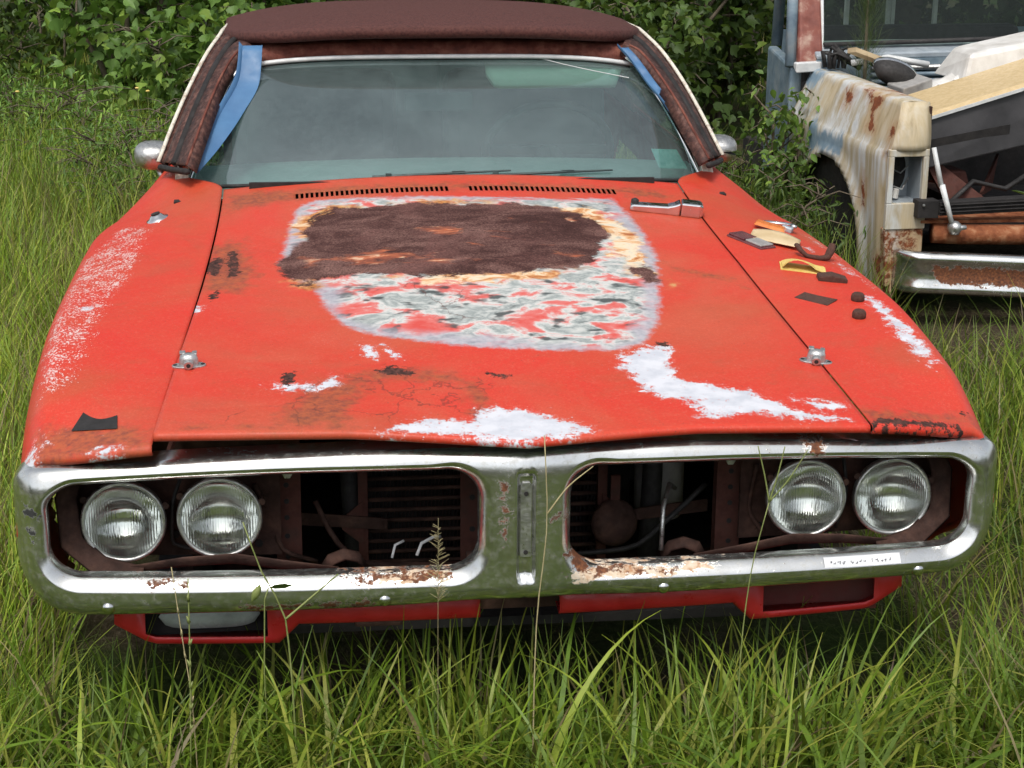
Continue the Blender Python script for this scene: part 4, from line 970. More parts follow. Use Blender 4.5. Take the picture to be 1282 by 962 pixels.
# ------------------------------------------------------------------ red valance below the bumper
VX = np.linspace(-.80, .80, 81)
rows = []
for x in VX:
    ax = abs(x); yv = .075 + .05 * (ax / .8)**2.5
    drop = np.clip((ax - .44) / .04, 0, 1) * np.clip((.80 - ax) / .07, 0, 1)
    zb = .374 - .040 * drop + .010 * x; zt = .445
    rows += [(x, yv + .045, zt), (x, yv + .012, zt - .02), (x, yv + .004, .415), (x, yv, zb + .018), (x, yv + .002, zb + .006), (x, yv + .014, zb), (x, yv + .06, zb + .003)]
keep = np.ones((80, 6), bool); xc = (VX[:-1] + VX[1:]) / 2
keep[(np.abs(xc) > .505) & (np.abs(xc) < .745), 2] = False
keep[np.abs(xc) < .075, :] = False
va = obj('valance', rows, grid_faces(81, 7, keep=keep), MAT['valance'], car, solid=.004)
MB().box((0, .16, .42), (.20, .02, .12)).obj('tow_plate', MAT['rust'], va)
MB().box((-.28, .10, .395), (.10, .04, .07)).obj('frame_horn', MAT['rust'], va, bevel=.008)
pl = MB()
pv = []
for q in np.linspace(0, 1, 17):
    w_ = math.sqrt(max(0, 1 - abs(2 * q - 1)**4)) ; x = -.715 + q * .20
    for f in (-1, -.5, 0, .5, 1): pv.append((x, .128 - .016 * (1 - f * f) * w_, .380 + .028 * f * w_))
obj('parking_lamp', pv, grid_faces(17, 5), MAT['grey_lamp'], va)
for sgn in (-1, 1): MB().box((.625 * sgn, .165, .385), (.27, .02, .12)).obj('lamp_recess', MAT['red_inner'] if sgn > 0 else MAT['black'], va)

# ------------------------------------------------------------------ wheels, mirrors
for sgn in (-1, 1):
    for wy in (.98, 3.88):
        M = frame_from((.80 * sgn, wy, .30), (sgn, 0, 0))
        w = MB().lathe([(.19, -.10), (.27, -.105), (.305, -.085), (.315, 0), (.305, .085), (.27, .105), (.19, .10)], 32, M).obj('wheel', MAT['rubber'], car, smooth=True)
        MB().lathe([(.195, .10), (.19, .07), (.14, .05), (.06, .06), (.0004, .07)], 24, M).obj('rim', MAT['dull_metal'], w, smooth=True)
for sgn in (-1, 1):
    mv = []
    for i in range(17):
        th = math.pi * i / 16
        for j in range(20):
            ph = 2 * math.pi * j / 20
            cx_, sx_ = math.copysign(abs(math.cos(ph))**.75, math.cos(ph)), math.copysign(abs(math.sin(ph))**.75, math.sin(ph))
            mv.append((.832 * sgn + .058 * math.sin(th)**.8 * cx_, 2.10 - .062 * math.cos(th) * (1 if th > math.pi / 2 else 1.0), .962 + .042 * math.sin(th)**.8 * sx_))
    mo = obj('side_mirror', mv, grid_faces(17, 20, keep=None), MAT['dull_metal'], car)
    mo.data.update()
    MB().tube([(.825 * sgn, 2.09, .935), (.812 * sgn, 2.08, .905), (.80 * sgn, 2.07, .875)], [.010, .010, .014], 8).obj('mirror_stem', MAT['dull_metal'], mo, smooth=True)

# ================================================================== LOOSE THINGS ON THE CAR
def on_car(name, x, y, rot, label, cat, lift=0., group=None):
    """an Empty resting on the car's upper skin, its local Z along the skin's normal"""
    p, nrm = on_top(x, y, lift); M = frame_from(p, nrm, (math.cos(rot), math.sin(rot), 0))
    e = empty(name, p); e.matrix_basis = M
    tag(e, label, cat, group); return e, M
def part(mb, name, mat, parent, M, smooth=False, **k):
    mb.v = [tuple(M @ Vector(v)) for v in mb.v]
    return mb.obj(name, mat, parent, smooth=smooth, **k)
def lump(name, mb, mat, x, y, rot, label, cat, smooth=False, lift=0., solid=None, bevel=None):
    """a one-mesh thing resting on the skin"""
    p, nrm = on_top(x, y, lift); M = frame_from(p, nrm, (math.cos(rot), math.sin(rot), 0))
    o = link(name, mesh_of(name, mb.v, mb.f, mat, smooth)); o.matrix_basis = M
    if solid: md = o.modifiers.new('t', 'SOLIDIFY'); md.thickness = solid; md.offset = 0
    if bevel: md = o.modifiers.new('b', 'BEVEL'); md.width = bevel; md.segments = 2
    return tag(o, label, cat)

# chrome door handle lying on the hood
e, M = on_car('loose_door_handle', .535, 1.368, -.14, 'loose chrome door handle lying on the hood below the windshield', 'door handle')
def loft(secs):
    """sections: (x, y0, y1, z0, z1) boxes lofted along local x"""
    V = []; 
    for x, y0, y1, z0, z1 in secs: V += [(x, y0, z0), (x, y1, z0), (x, y1, z1), (x, y0, z1)]
    n = len(secs); F = [(4 * i + j, 4 * i + (j + 1) % 4, 4 * i + 4 + (j + 1) % 4, 4 * i + 4 + j) for i in range(n - 1) for j in range(4)]
    F += [(3, 2, 1, 0), (4 * n - 4, 4 * n - 3, 4 * n - 2, 4 * n - 1)]
    b = MB(); b.add(V, F); return b
part(loft([(-.098, -.016, .014, .002, .016), (-.090, -.018, .016, .002, .020), (.0, -.018, .016, .002, .024), (.018, -.020, .018, .002, .030), (.032, -.022, .024, .002, .037)]), 'grip', MAT['clean_chrome'], e, M, bevel=.004)
part(loft([(.034, -.023, .025, .002, .038), (.082, -.023, .025, .002, .038), (.092, -.018, .021, .004, .033)]), 'push_button', MAT['clean_chrome'], e, M, bevel=.004)
part(MB().lathe([(.010, .018), (.010, .026), (.004, .030), (.0003, .030)], 14, Matrix.Translation((-.086, .010, 0))), 'mounting_stud', MAT['rubber'], e, M, smooth=True)

# side-marker lamp in two tones
e, M = on_car('marker_lamp', .712, 1.165, -.95, 'loose marker lamp with maroon and grey lens halves on the right fender', 'lamp')
part(MB().box((0, 0, .004), (.118, .058, .008)), 'housing', MAT['maroon_lens'], e, M, bevel=.003)
part(MB().box((-.030, 0, .0105), (.052, .052, .005)), 'maroon_lens', MAT['maroon_lens'], e, M, bevel=.002)
part(MB().box((.026, 0, .0105), (.054, .048, .005)), 'grey_lens', MAT['grey_lens'], e, M, bevel=.002)
# chrome bezel behind the orange lens
e, M = on_car('lamp_bezel', .835, 1.385, -.5, 'small curved chrome lamp bezel at the back of the heap on the fender', 'bezel')
bz = MB(); bz.tube([(.042 * math.cos(a), .030 * math.sin(a), .010 + .010 * math.cos(a)) for a in np.linspace(-.2, math.pi + .5, 18)], .009, 8, flat=.7)
part(bz, 'bezel_ring', MAT['clean_chrome'], e, M, smooth=True)
part(MB().box((.030, -.012, .010), (.03, .022, .016)), 'bezel_end', MAT['truck_cowl'], e, M, bevel=.004)
ol = MB().add([(-.044, -.024, .012), (.040, -.026, .012), (.046, .022, .014), (-.038, .026, .014), (-.036, -.016, .020), (.034, -.018, .020), (.038, .015, .021), (-.032, .018, .021)], [(0, 3, 2, 1), (4, 5, 6, 7), (0, 1, 5, 4), (1, 2, 6, 5), (2, 3, 7, 6), (3, 0, 4, 7)])
lump('orange_lens', ol, MAT['orange_lens'], .795, 1.315, -.25, 'bright orange plastic lens lying beside the chrome bezel', 'lens', bevel=.002)
def sheet(n, m_, w, d, fz):
    V = [((i / (n - 1) - .5) * w, (j / (m_ - 1) - .5) * d, fz(i / (n - 1), j / (m_ - 1))) for i in range(n) for j in range(m_)]
    b = MB(); b.add(V, grid_faces(n, m_)); return b
lump('cream_card', sheet(14, 8, .125, .105, lambda a, b: .008 + .010 * math.sin(a * 3) * b + .006 * a * (1 - b)), MAT['cream_paper'], .783, 1.205, -.35, 'stained cream card curling beside the orange lens on the fender', 'card', True, solid=.002)
# black rubber strip with curled ends
rb = MB(); rb.tube([(-.032, .012, .016), (-.042, .0, .026), (-.036, -.012, .020), (-.015, -.014, .008), (.018, -.012, .008), (.036, -.006, .012), (.043, .002, .030), (.044, .008, .046)], [.008, .009, .009, .008, .009, .011, .012, .009], 10, flat=.7)
lump('rubber_strip', rb, MAT['brown_paper'], .850, 1.092, -.15, 'dark curled strip of rubber with upturned ends on the fender', 'rubber strip', True)
# folded yellow sandpaper
ys = sheet(10, 6, .112, .058, lambda a, b: .003 + .004 * b)
fl = sheet(10, 6, .104, .050, lambda a, b: .010 + .026 * max(0, math.sin(math.pi * min(1, a * 1.25)))**.7 * (1 - .55 * b) * (1 - .5 * a))
ys.add(fl.v, fl.f)
lump('yellow_sandpaper', ys, MAT['yellow_paper'], .793, .965, -.18, 'folded piece of yellow sandpaper on the right fender', 'sandpaper', solid=.0015)
bb = loft([(-.034, -.018, .020, .001, .014), (.0, -.020, .022, .001, .020), (.036, -.018, .020, .001, .013)])
lump('sanding_block', bb, MAT['brown_paper'], .842, .885, -.12, 'small brown worn block beside the yellow sandpaper', 'sanding block', bevel=.003)
lump('flat_sandpaper', sheet(8, 5, .085, .050, lambda a, b: .003 + .004 * (a - .5)**2 + .002 * a * b), MAT['brown_paper'], .762, .732, -.75, 'flat dark rectangle of used sandpaper lying alone on the fender', 'sandpaper', solid=.0015)
kn = MB().lathe([(.0003, .019), (.006, .019), (.0075, .0215), (.011, .0215), (.0145, .018), (.016, .012), (.0155, .006), (.013, .001)], 24)
lump('rubber_plug', kn, MAT['brown_paper'], .858, .722, 0, 'round brown rubber plug on the fender, the one farther from the bumper', 'plug', True)
lump('rubber_plug', kn, MAT['brown_paper'], .826, .603, .4, 'round brown rubber plug on the fender, the one nearer the bumper', 'plug', True)

# blue masking tape peeling from the windshield
def ribbon(name, L, Rr, mat, label):
    n = 26; A = spline(L, n); B = spline(Rr, n); V = []
    for i in range(n):
        wv = .10 * math.sin(i * 1.1) * 0 + .004 * math.sin(i * .9)
        for f, h in ((-.16, .016), (0, .0), (.04, .0), (.5, wv), (.96, 0), (1, .002)): V.append(A[i] + (B[i] - A[i]) * f + np.array([0, -.6, .8]) * h)
    o = obj(name, V, grid_faces(n, 6), mat, None, solid=.0010, sharp=30); return tag(o, label, 'tape')
ribbon('blue_tape', [(-.568, 2.100, 1.275), (-.572, 2.072, 1.228), (-.578, 2.045, 1.192), (-.622, 1.955, 1.118), (-.664, 1.85, 1.055), (-.700, 1.755, .985)],
       [(-.512, 2.100, 1.275), (-.516, 2.068, 1.228), (-.522, 2.035, 1.180), (-.566, 1.945, 1.108), (-.626, 1.835, 1.035), (-.692, 1.745, .970)], MAT['blue_tape'], 'long strip of blue masking tape hanging over the left corner of the windshield')
ribbon('blue_tape', [(.525, 2.110, 1.262), (.553, 2.085, 1.232), (.598, 2.01, 1.165), (.630, 1.955, 1.125), (.648, 1.93, 1.095)],
       [(.553, 2.110, 1.262), (.578, 2.085, 1.235), (.615, 2.01, 1.178), (.640, 1.955, 1.138), (.650, 1.93, 1.105)], MAT['blue_tape'], 'short blue tape strip tucked along the right windshield pillar')

# ================================================================== THE SCRAP PICKUP
TH = R(4); TO_ = Vector((1.860, 3.60, 0))
truck = empty('pickup_truck', TO_, TH)
tag(truck, 'stripped peeling blue and tan pickup truck full of scrap beside the red car', 'truck')
TM = Matrix.Translation(TO_) @ Matrix.Rotation(TH, 4, 'Z') @ Matrix.Diagonal((1, 1.15, 1, 1))
def tw(b, s, z): return TM @ Vector((b, s, z))           # across, back from the nose, up
def tmb(mb, name, mat, parent=truck, **k):
    mb.v = [tuple(TM @ Vector(v)) for v in mb.v]; return mb.obj(name, mat, parent, **k)

# fender: columns from the inner top edge over the crease down the flank, rows from nose to cowl
ns = 90; S = np.linspace(0, 1.02, ns)
prof = [(.175, .862), (.150, .868), (.10, .872), (.072, .870), (.058, .864)] + [(.056 - .045 * q, .856 - .170 * q**1.05) for q in np.linspace(.05, 1, 12)] + [(.006, .676), (.000, .668)] + [(-.004 + .006 * q + .02 * q**2, .660 - .56 * q) for q in np.linspace(.03, 1, 26)]
PB, PZ = np.array(prof).T; nc = len(prof)
B = np.repeat(PB[None], ns, 0); Zt = np.repeat(PZ[None], ns, 0); SS = np.repeat(S[:, None], nc, 1)
B = B + .03 * np.clip((Zt - .685) / .185, 0, 1) * SS; SS = SS + .045 * np.clip((Zt - .685) / .185, 0, 1)**2 * (1 - SS / 1.02); Zt = Zt - .012 * SS * (Zt > .6)
B = B + .022 * np.clip(.08 - SS, 0, .08) / .08 * (Zt < .67) ; SS = SS - .03 * np.clip(.30 - Zt, 0, .3) * np.clip(1 - SS * 4, 0, 1)
# flare round the wheel arch
rr = np.hypot(SS - .55, Zt - .24); B = B - .018 * np.exp(-((rr - .325) / .03)**2) * (Zt < .66)
cS = (SS[:-1, :-1] + SS[1:, 1:]) / 2; cZ = (Zt[:-1, :-1] + Zt[1:, 1:]) / 2
keep = ~((np.hypot(cS - .55, cZ - .24) < .315) | ((np.abs(cS - .55) < .30) & (cZ < .24)))
P = np.stack([B, SS, Zt], -1).reshape(-1, 3)
tat = dict(rust=sdfs(P[:, 1], P[:, 2], [[(.48, .83), (.58, .83), (.56, .78), (.49, .78)], [(.20, .86), (.42, .86), (.30, .82), (.27, .74), (.20, .72), (.24, .80)], [(.03, .77), (.06, .77), (.06, .73), (.03, .73)], [(0, .69), (.05, .69), (.03, .66), (0, .66)], [(.0, .26), (.10, .24), (.06, .12), (.0, .10)], [(.20, .52), (.22, .56), (.235, .45), (.21, .42)]]),
           tan=sdfs(P[:, 1], P[:, 2], [[(-.02, .88), (.34, .88), (.34, .70), (.26, .69), (-.02, .68)], [(-.05, .60), (.14, .60), (.12, .1), (-.05, .1)], [(.62, .86), (.85, .86), (.80, .68), (.66, .70)]]),
           blue=sdfs(P[:, 1], P[:, 2], [[(.40, .66), (.80, .66), (.82, .54), (.42, .57)], [(.85, .88), (1.03, .88), (1.03, .78), (.88, .78)]]))
Pw = np.array([tuple(TM @ Vector(q)) for q in P])
fen = obj('truck_fender', Pw, grid_faces(ns, nc, keep=keep), MAT['truck'], truck, attrs=tat, solid=.004)
tag(fen, 'peeling tan and pale blue fender with orange rust blooms')
tmb(MB().box((.075, .55, .36), (.10, .66, .5)).box((.20, .55, .55), (.2, .8, .03)), 'wheel_well', MAT['black'], fen)
# nose: frame round the empty headlight hole
def plain_attrs(o, **kv):
    n = len(o.data.vertices)
    for k in ('rust', 'tan', 'blue'):
        a = o.data.attributes.new(k, 'FLOAT', 'POINT'); a.data.foreach_set('value', np.full(n, kv.get(k, -1.), np.float32))
    return o
nose = MB()
for (b0, b1, z0, z1) in ((.0, .165, .662, .69), (.0, .165, .375, .478), (.0, .022, .478, .662), (.142, .165, .478, .662)):
    nose.box(((b0 + b1) / 2, .004, (z0 + z1) / 2), (b1 - b0, .02, z1 - z0))
plain_attrs(tmb(nose, 'nose_panel', MAT['truck'], bevel=.003), tan=.02)
# sheet closing the upper nose from crease to top
cap = MB(); nq = 9; cv_ = []
for i in range(nq):
    t_ = i / (nq - 1); zc_ = .686 + .181 * t_; bl = .006 + .052 * t_**1.1; br = .168 + .006 * t_; sc_ = .045 * t_**2
    for j in range(5): cv_.append((bl + (br - bl) * j / 4, sc_ - .016 * math.sin(math.pi * j / 4) * (1 - t_ * .7), zc_))
cap.add(cv_, grid_faces(nq, 5)[:, ::-1])
plain_attrs(tmb(cap, 'nose_cap', MAT['truck'], smooth=True, solid=.004), tan=.05)
hb = MB().box((.082, .13, .57), (.15, .02, .20)).box((.02, .07, .57), (.012, .12, .20)).box((.146, .07, .57), (.012, .12, .20)).box((.082, .07, .475), (.14, .12, .012))
tmb(hb, 'headlight_bucket', MAT['truck_cowl'])
dk = MB(); dk.lathe([(.0003, 0), (.058, 0), (.058, -.01)], 20, frame_from((.082, .117, .585), (0, -1, 0)) @ Matrix.Diagonal((.8, 1.5, 1, 1))); tmb(dk, 'lamp_hole', MAT['black'])
w = MB(); w.tube([(.03, .11, .50), (.06, .07, .53), (.09, .06, .52), (.13, .09, .56)], .004, 6).tube([(.05, .10, .60), (.08, .06, .585), (.12, .08, .61)], .003, 6)
tmb(w, 'lamp_wiring', MAT['dull_metal'])
tmb(MB().tube([(.055, .05, .492), (.060, .045, .525)], [.016, .012], 10), 'wire_plug', MAT['white_plastic'])
low = MB().hexa([(.02, .0, .14), (.165, .0, .20), (.165, .05, .20), (.02, .05, .14), (.0, .0, .376), (.163, .0, .376), (.163, .04, .376), (.0, .04, .376)])
plain_attrs(tmb(low, 'lower_nose', MAT['truck'], bevel=.006), rust=.0, tan=.02)
# bumper with wrapped end
bz0, bz1 = .140, .298
bp_ = []
path = [(.02, .22), (.045, .02), (.068, -.045), (.10, -.075), (.16, -.085), (.40, -.13), (.70, -.19), (1.10, -.26), (1.70, -.30), (1.80, -.22), (1.83, 0)]
for (b_, s_) in spline([(a, c, 0) for a, c in path], 50)[:, :2]:
    dz = -.028 * b_
    for (o, z) in ((.03, bz1), (.0, bz1 + .002), (-.010, bz1 - .012), (-.012, bz1 - .025), (-.006, bz1 - .032), (-.004, (bz0 + bz1) / 2), (-.004, bz0 + .035), (-.010, bz0 + .028), (-.010, bz0 + .012), (.0, bz0)):
        bp_.append((b_, s_ + o, z + dz))
bw = np.array([tuple(TM @ Vector(q)) for q in bp_]); bb_ = np.array(bp_)
tb = obj('truck_bumper', bw, grid_faces(50, 10), MAT['chrome'], truck, attrs=dict(rust=sdfs(bb_[:, 0], bb_[:, 2] + .028 * bb_[:, 0], [[(.15, bz1 - .025), (2, bz1 - .025), (2, bz0 + .02), (.15, bz0 + .02)]]) - .018, cream=np.full(len(bb_), -1.), dark=np.full(len(bb_), -1.)), solid=.004)
tag(tb, 'chrome truck bumper with a band of brown rust')
# rusty cross tube, black rail, support bracket
tmb(MB().tube([(.20, .0, .355), (.30, -.02, .352), (.8, -.07, .345), (1.6, -.09, .33)], .045, 12, flat=.9), 'cross_tube', MAT['rust_tube'], smooth=True)
tmb(MB().box((.95, .05, .395), (1.6, .18, .012), (0, .01, -.04)), 'radiator_shelf', MAT['rust_tube'])
rail = MB().hexa([(.115, -.04, .425), (.20, -.045, .425), (.20, .01, .425), (.115, .01, .425), (.115, -.04, .495), (.20, -.045, .495), (.20, .01, .495), (.115, .01, .495)])
rail.hexa([(.20, -.05, .435), (1.5, -.10, .475), (1.5, -.05, .475), (.20, 0, .435), (.20, -.05, .488), (1.5, -.10, .535), (1.5, -.05, .535), (.20, 0, .488)])
for k in range(3): rail.hexa([(.20, -.058, .447 + .014 * k), (1.5, -.108, .488 + .014 * k), (1.5, -.10, .488 + .014 * k), (.20, -.05, .447 + .014 * k), (.20, -.058, .452 + .014 * k), (1.5, -.108, .494 + .014 * k), (1.5, -.10, .494 + .014 * k), (.20, -.05, .452 + .014 * k)])
tmb(rail, 'grille_rail', MAT['black'], bevel=.003)
for (bq, zq) in ((.135, .478), (.62, .480)): tmb(MB().lathe([(.006, 0), (.005, .004), (.0003, .005)], 10, frame_from((bq, -.045 - .035 * (bq > .3) , zq), (0, -1, 0))), 'rail_screw', MAT['dull_metal'])
# inner panels of the bay
tri_ = MB().add([(.18, .16, .68), (.46, .10, .47), (.30, .10, .46), (.18, .18, .68), (.46, .12, .47), (.30, .12, .46)], [(0, 2, 1), (3, 4, 5), (0, 1, 4, 3), (1, 2, 5, 4), (2, 0, 3, 5)])
tmb(tri_, 'bay_gusset', MAT['rust_red'])
tmb(MB().add([(.46, .12, .47), (.62, .3, .60), (.60, .3, .45), (.46, .14, .47), (.62, .32, .60), (.60, .32, .45)], [(0, 2, 1), (3, 4, 5), (0, 1, 4, 3), (1, 2, 5, 4), (2, 0, 3, 5)]), 'bay_gusset', MAT['rust_red'])
tmb(MB().box((.95, .65, .30), (1.6, 1.0, .02)).box((.95, 1.0, .55), (1.7, .02, .5)), 'bay_floor', MAT['black'])
tmb(MB().box((.172, .5, .62), (.01, .95, .46)), 'inner_wing', MAT['rust'])
tmb(MB().box((1.84, .5, .6), (.14, 1.0, .55)), 'far_fender', MAT['truck_blue'], bevel=.03)
# cowl with ribs
tmb(MB().hexa([(.10, 1.0, .895), (1.8, 1.0, .905), (1.8, 1.12, .955), (.10, 1.12, .945), (.10, 1.0, .915), (1.8, 1.0, .945), (1.8, 1.12, .975), (.10, 1.12, .965)]), 'cowl', MAT['truck_cowl'], bevel=.006)
tmb(MB().hexa([(.10, .99, .60), (1.8, .99, .60), (1.8, 1.01, .60), (.10, 1.01, .60), (.10, .99, .895), (1.8, .99, .905), (1.8, 1.01, .905), (.10, 1.01, .895)]), 'firewall', MAT['truck_blue'])
for k in range(5): tmb(MB().tube([(.35, .975, .858 - k * .030), (1.6, .975, .868 - k * .030)], [.013 - .001 * k] * 2, 8), 'firewall_rib', MAT['truck_blue'] if k else MAT['dull_metal'], smooth=True)
# cab: pillars, door edge, windshield, rear window with bars, roof
BW = .16
tmb(MB().hexa([(.02, 1.00, .86), (.135, 1.00, .865), (.135, 1.10, .87), (.02, 1.10, .86), (.10, 1.27, 1.42), (.19, 1.27, 1.42), (.19, 1.36, 1.42), (.10, 1.36, 1.42)]), 'cab_pillar', MAT['truck_red'], bevel=.012)
tmb(MB().tube([(.150, 1.045, .90), (.150, 1.07, .955), (.205, 1.28, 1.42)], .009, 8), 'windshield_trim', MAT['white_trim'], smooth=True)
tmb(MB().tube([(.150, 1.05, .955), (1.70, 1.05, .985)], .011, 8), 'windshield_gasket', MAT['rubber'], smooth=True)
tmb(MB().hexa([(.0, .985, .84), (.12, .985, .845), (.12, 1.02, .86), (.0, 1.02, .86), (.0, .985, .885), (.12, .985, .89), (.12, 1.02, .89), (.0, 1.02, .885)]), 'cowl_corner', MAT['white_trim'], bevel=.006)
dr = tmb(MB().hexa([(-.005, 1.06, .22), (.06, 1.06, .22), (.16, 1.60, .22), (.10, 1.60, .22), (-.005, 1.04, .86), (.05, 1.04, .86), (.15, 1.60, .88), (.10, 1.60, .88)]), 'cab_side', MAT['truck_blue'], bevel=.012)
tmb(MB().tube([(.0, 1.05, .86), (.045, 1.18, 1.20), (.07, 1.27, 1.42), (.16, 1.6, 1.44), (.15, 1.62, .88)], .022, 8, flat=1.2), 'door_frame', MAT['truck_blue'], dr, smooth=True)
obj('truck_windshield', [tw(.15, 1.06, .955), tw(1.70, 1.06, .985), tw(1.62, 1.30, 1.42), tw(.20, 1.30, 1.42)], [(0, 1, 2, 3)], MAT['truck_glass'], truck, smooth=False)
rw_ = obj('truck_rear_window', [tw(.40, 2.12, .90), tw(1.70, 2.12, .90), tw(1.66, 2.12, 1.40), tw(.40, 2.12, 1.40)], [(0, 1, 2, 3)], MAT['truck_glass'], truck, smooth=False)
tmb(MB().box((1.05, 2.11, .63), (1.35, .03, .52)), 'cab_back', MAT['truck_blue'])
for bq in (.70, .925, .948, 1.18): tmb(MB().box((bq, 2.09, 1.14), (.020, .02, .50)), 'window_bar', MAT['white_trim'], rw_)
tmb(MB().hexa([(.06, 1.26, 1.42), (1.78, 1.26, 1.42), (1.78, 2.15, 1.42), (.36, 2.15, 1.42), (.12, 1.34, 1.49), (1.72, 1.34, 1.49), (1.72, 2.08, 1.49), (.40, 2.08, 1.49)]), 'cab_roof', MAT['truck_blue'], bevel=.02)
tmb(MB().box((.95, 1.7, .16), (1.5, .9, .36)), 'cab_floor', MAT['black'])
tmb(MB().box((1.0, 1.75, .50), (1.2, .6, .3)).box((1.0, 2.02, .72), (1.2, .12, .40)), 'cab_seat', MAT['black'], bevel=.04)
for bq in (.5, 1.35): tmb(MB().box((bq, 1.2, .34), (.07, 1.9, .12)), 'chassis_rail', MAT['rust'])
for (bq, sq) in ((.16, .55), (1.7, .55)):
    M = frame_from(tw(bq, sq, .24), TM.to_3x3() @ Vector((-1 if bq < 1 else 1, 0, 0)))
    q_ = MB().lathe([(.17, -.10), (.25, -.105), (.285, -.08), (.29, 0), (.285, .08), (.25, .105), (.17, .10), (.15, .06), (.0004, .05)], 28, M).obj('truck_wheel', MAT['rubber'], truck, smooth=True)

# --- scrap lying in the bay: each piece its own thing
def scrap(mb, name, mat, label, cat, **k):
    mb.v = [tuple(TM @ Vector(v)) for v in mb.v]; return tag(mb.obj(name, mat, None, **k), label, cat)
cab_e = empty('cabinet', tw(.5, .3, .60)); tag(cab_e, 'dark cabinet with a tan laminate top tipped into the truck bay', 'cabinet')
cz = lambda b_: .780 + (b_ - .165) * .300
scr = MB().hexa([(.178, .10, .585), (1.25, .10, .80), (1.25, .42, .80), (.178, .42, .585), (.178, .12, .775), (1.25, .12, 1.075), (1.25, .44, 1.075), (.178, .44, .775)])
tmb(scr, 'cabinet_body', MAT['dark_panel'], cab_e, bevel=.006)
tmb(MB().hexa([(.170, .105, .772), (1.26, .105, 1.078), (1.26, .46, 1.078), (.170, .46, .772), (.170, .105, .785), (1.26, .105, 1.091), (1.26, .46, 1.091), (.170, .46, .785)]), 'edge_trim', MAT['white_trim'], cab_e)
tmb(MB().hexa([(.170, .108, .7853), (1.26, .108, 1.0913), (1.26, .46, 1.0913), (.170, .46, .7853), (.172, .125, .797), (1.25, .125, 1.103), (1.25, .45, 1.103), (.172, .45, .797)]), 'cabinet_top', MAT['tan'], cab_e)
tmb(MB().hexa([(.19, .112, .592), (.55, .107, .668), (.55, .110, .668), (.19, .115, .592), (.19, .1065, .70), (.55, .1025, .76), (.55, .106, .76), (.19, .110, .70)]), 'cabinet_drawer', MAT['black'], cab_e)
# white tub and crumpled white sheet
tub = MB().hexa([(.52, .46, .865), (1.0, .46, .98), (1.0, .75, .98), (.52, .75, .865), (.55, .48, .985), (1.0, .48, 1.065), (1.0, .72, 1.065), (.60, .72, .985)])
scrap(tub, 'white_tub', MAT['white_plastic'], 'white plastic tub resting on the tan cabinet top', 'tub', bevel=.02)
cs = MB(); rr_ = random.Random(3); cs.add([(.36 + .24 * (i / 7), .50 + .10 * (j / 4), .815 + .085 * (i / 7) + .022 * rr_.random()) for i in range(8) for j in range(5)], grid_faces(8, 5))
scrap(cs, 'white_sheet', MAT['white_plastic'], 'crumpled white sheet behind the tan cabinet top', 'sheet', solid=.004, smooth=True)
# door mirror with black back
dm_e = empty('door_mirror', tw(.27, .62, .86)); tag(dm_e, 'detached chrome door mirror with a black back lying on the fender top', 'mirror')
Mm = TM @ Matrix.Translation((.29, .62, .905)) @ Euler((R(-52), R(22), 0)).to_matrix().to_4x4()
MB().lathe([(.0004, .012), (.05, .012), (.064, .008), (.068, .0), (.066, -.012)], 28, Mm @ Matrix.Diagonal((1.55, .8, 1, 1))).obj('mirror_glass', MAT['clean_chrome'], dm_e, smooth=True)
MB().lathe([(.066, -.012), (.06, -.05), (.035, -.075), (.0004, -.08)], 28, Mm @ Matrix.Diagonal((1.55, .8, 1, 1))).obj('mirror_shell', MAT['rubber'], dm_e, smooth=True)
scrap(MB().hexa([(.145, .78, .955), (.165, .74, .965), (.33, .66, .905), (.31, .70, .895), (.145, .78, .975), (.165, .74, .985), (.33, .66, .925), (.31, .70, .915)]), 'wooden_board', MAT['wood'], 'pale wooden board sticking up behind the truck fender', 'board')
scrap(MB().hexa([(.20, .45, .80), (.22, .40, .80), (.40, .46, .765), (.38, .51, .765), (.20, .45, .825), (.22, .40, .825), (.40, .46, .79), (.38, .51, .79)]), 'wooden_stick', MAT['wood'], 'short wooden stick beside the tan cabinet top', 'stick')
wires = MB(); rr_ = random.Random(8)
for k in range(9):
    p0 = Vector((.10 + .10 * rr_.random(), .90 + .06 * rr_.random(), .87)); wires.tube([p0, p0 + Vector((.02 * rr_.uniform(-1, 1), 0, .05 + .03 * rr_.random())), p0 + Vector((.06 * rr_.random(), .0, .05 + .05 * rr_.random())), p0 + Vector((.10 + .04 * rr_.random(), -.03, .0 + .02 * rr_.random()))], .006 + .006 * rr_.random(), 6)
scrap(wires, 'wiring_loom', MAT['rubber'], 'tangled black wiring loom at the foot of the truck pillar', 'wiring', smooth=True)
rod = empty('steering_rod', tw(.17, -.03, .42)); tag(rod, 'pale grey steering rod leaning in front of the truck nose', 'rod')
tmb(MB().tube([(.170, -.025, .70), (.196, -.055, .555)], [.009, .011], 8), 'upper_rod', MAT['white_trim'], rod, smooth=True)
tmb(MB().tube([(.198, -.058, .56), (.236, -.085, .415)], [.012, .010], 8), 'lower_rod', MAT['white_trim'], rod, smooth=True)
jb = MB(); jb.lathe([(.0004, -.028), (.018, -.024), (.028, -.005), (.026, .014), (.012, .026), (.0004, .028)], 14, Matrix.Translation((.250, -.085, .395))); jb.tube([(.25, -.09, .395), (.29, -.10, .400)], [.014, .009], 8)
tmb(jb, 'ball_joint', MAT['dull_metal'], rod, smooth=True)

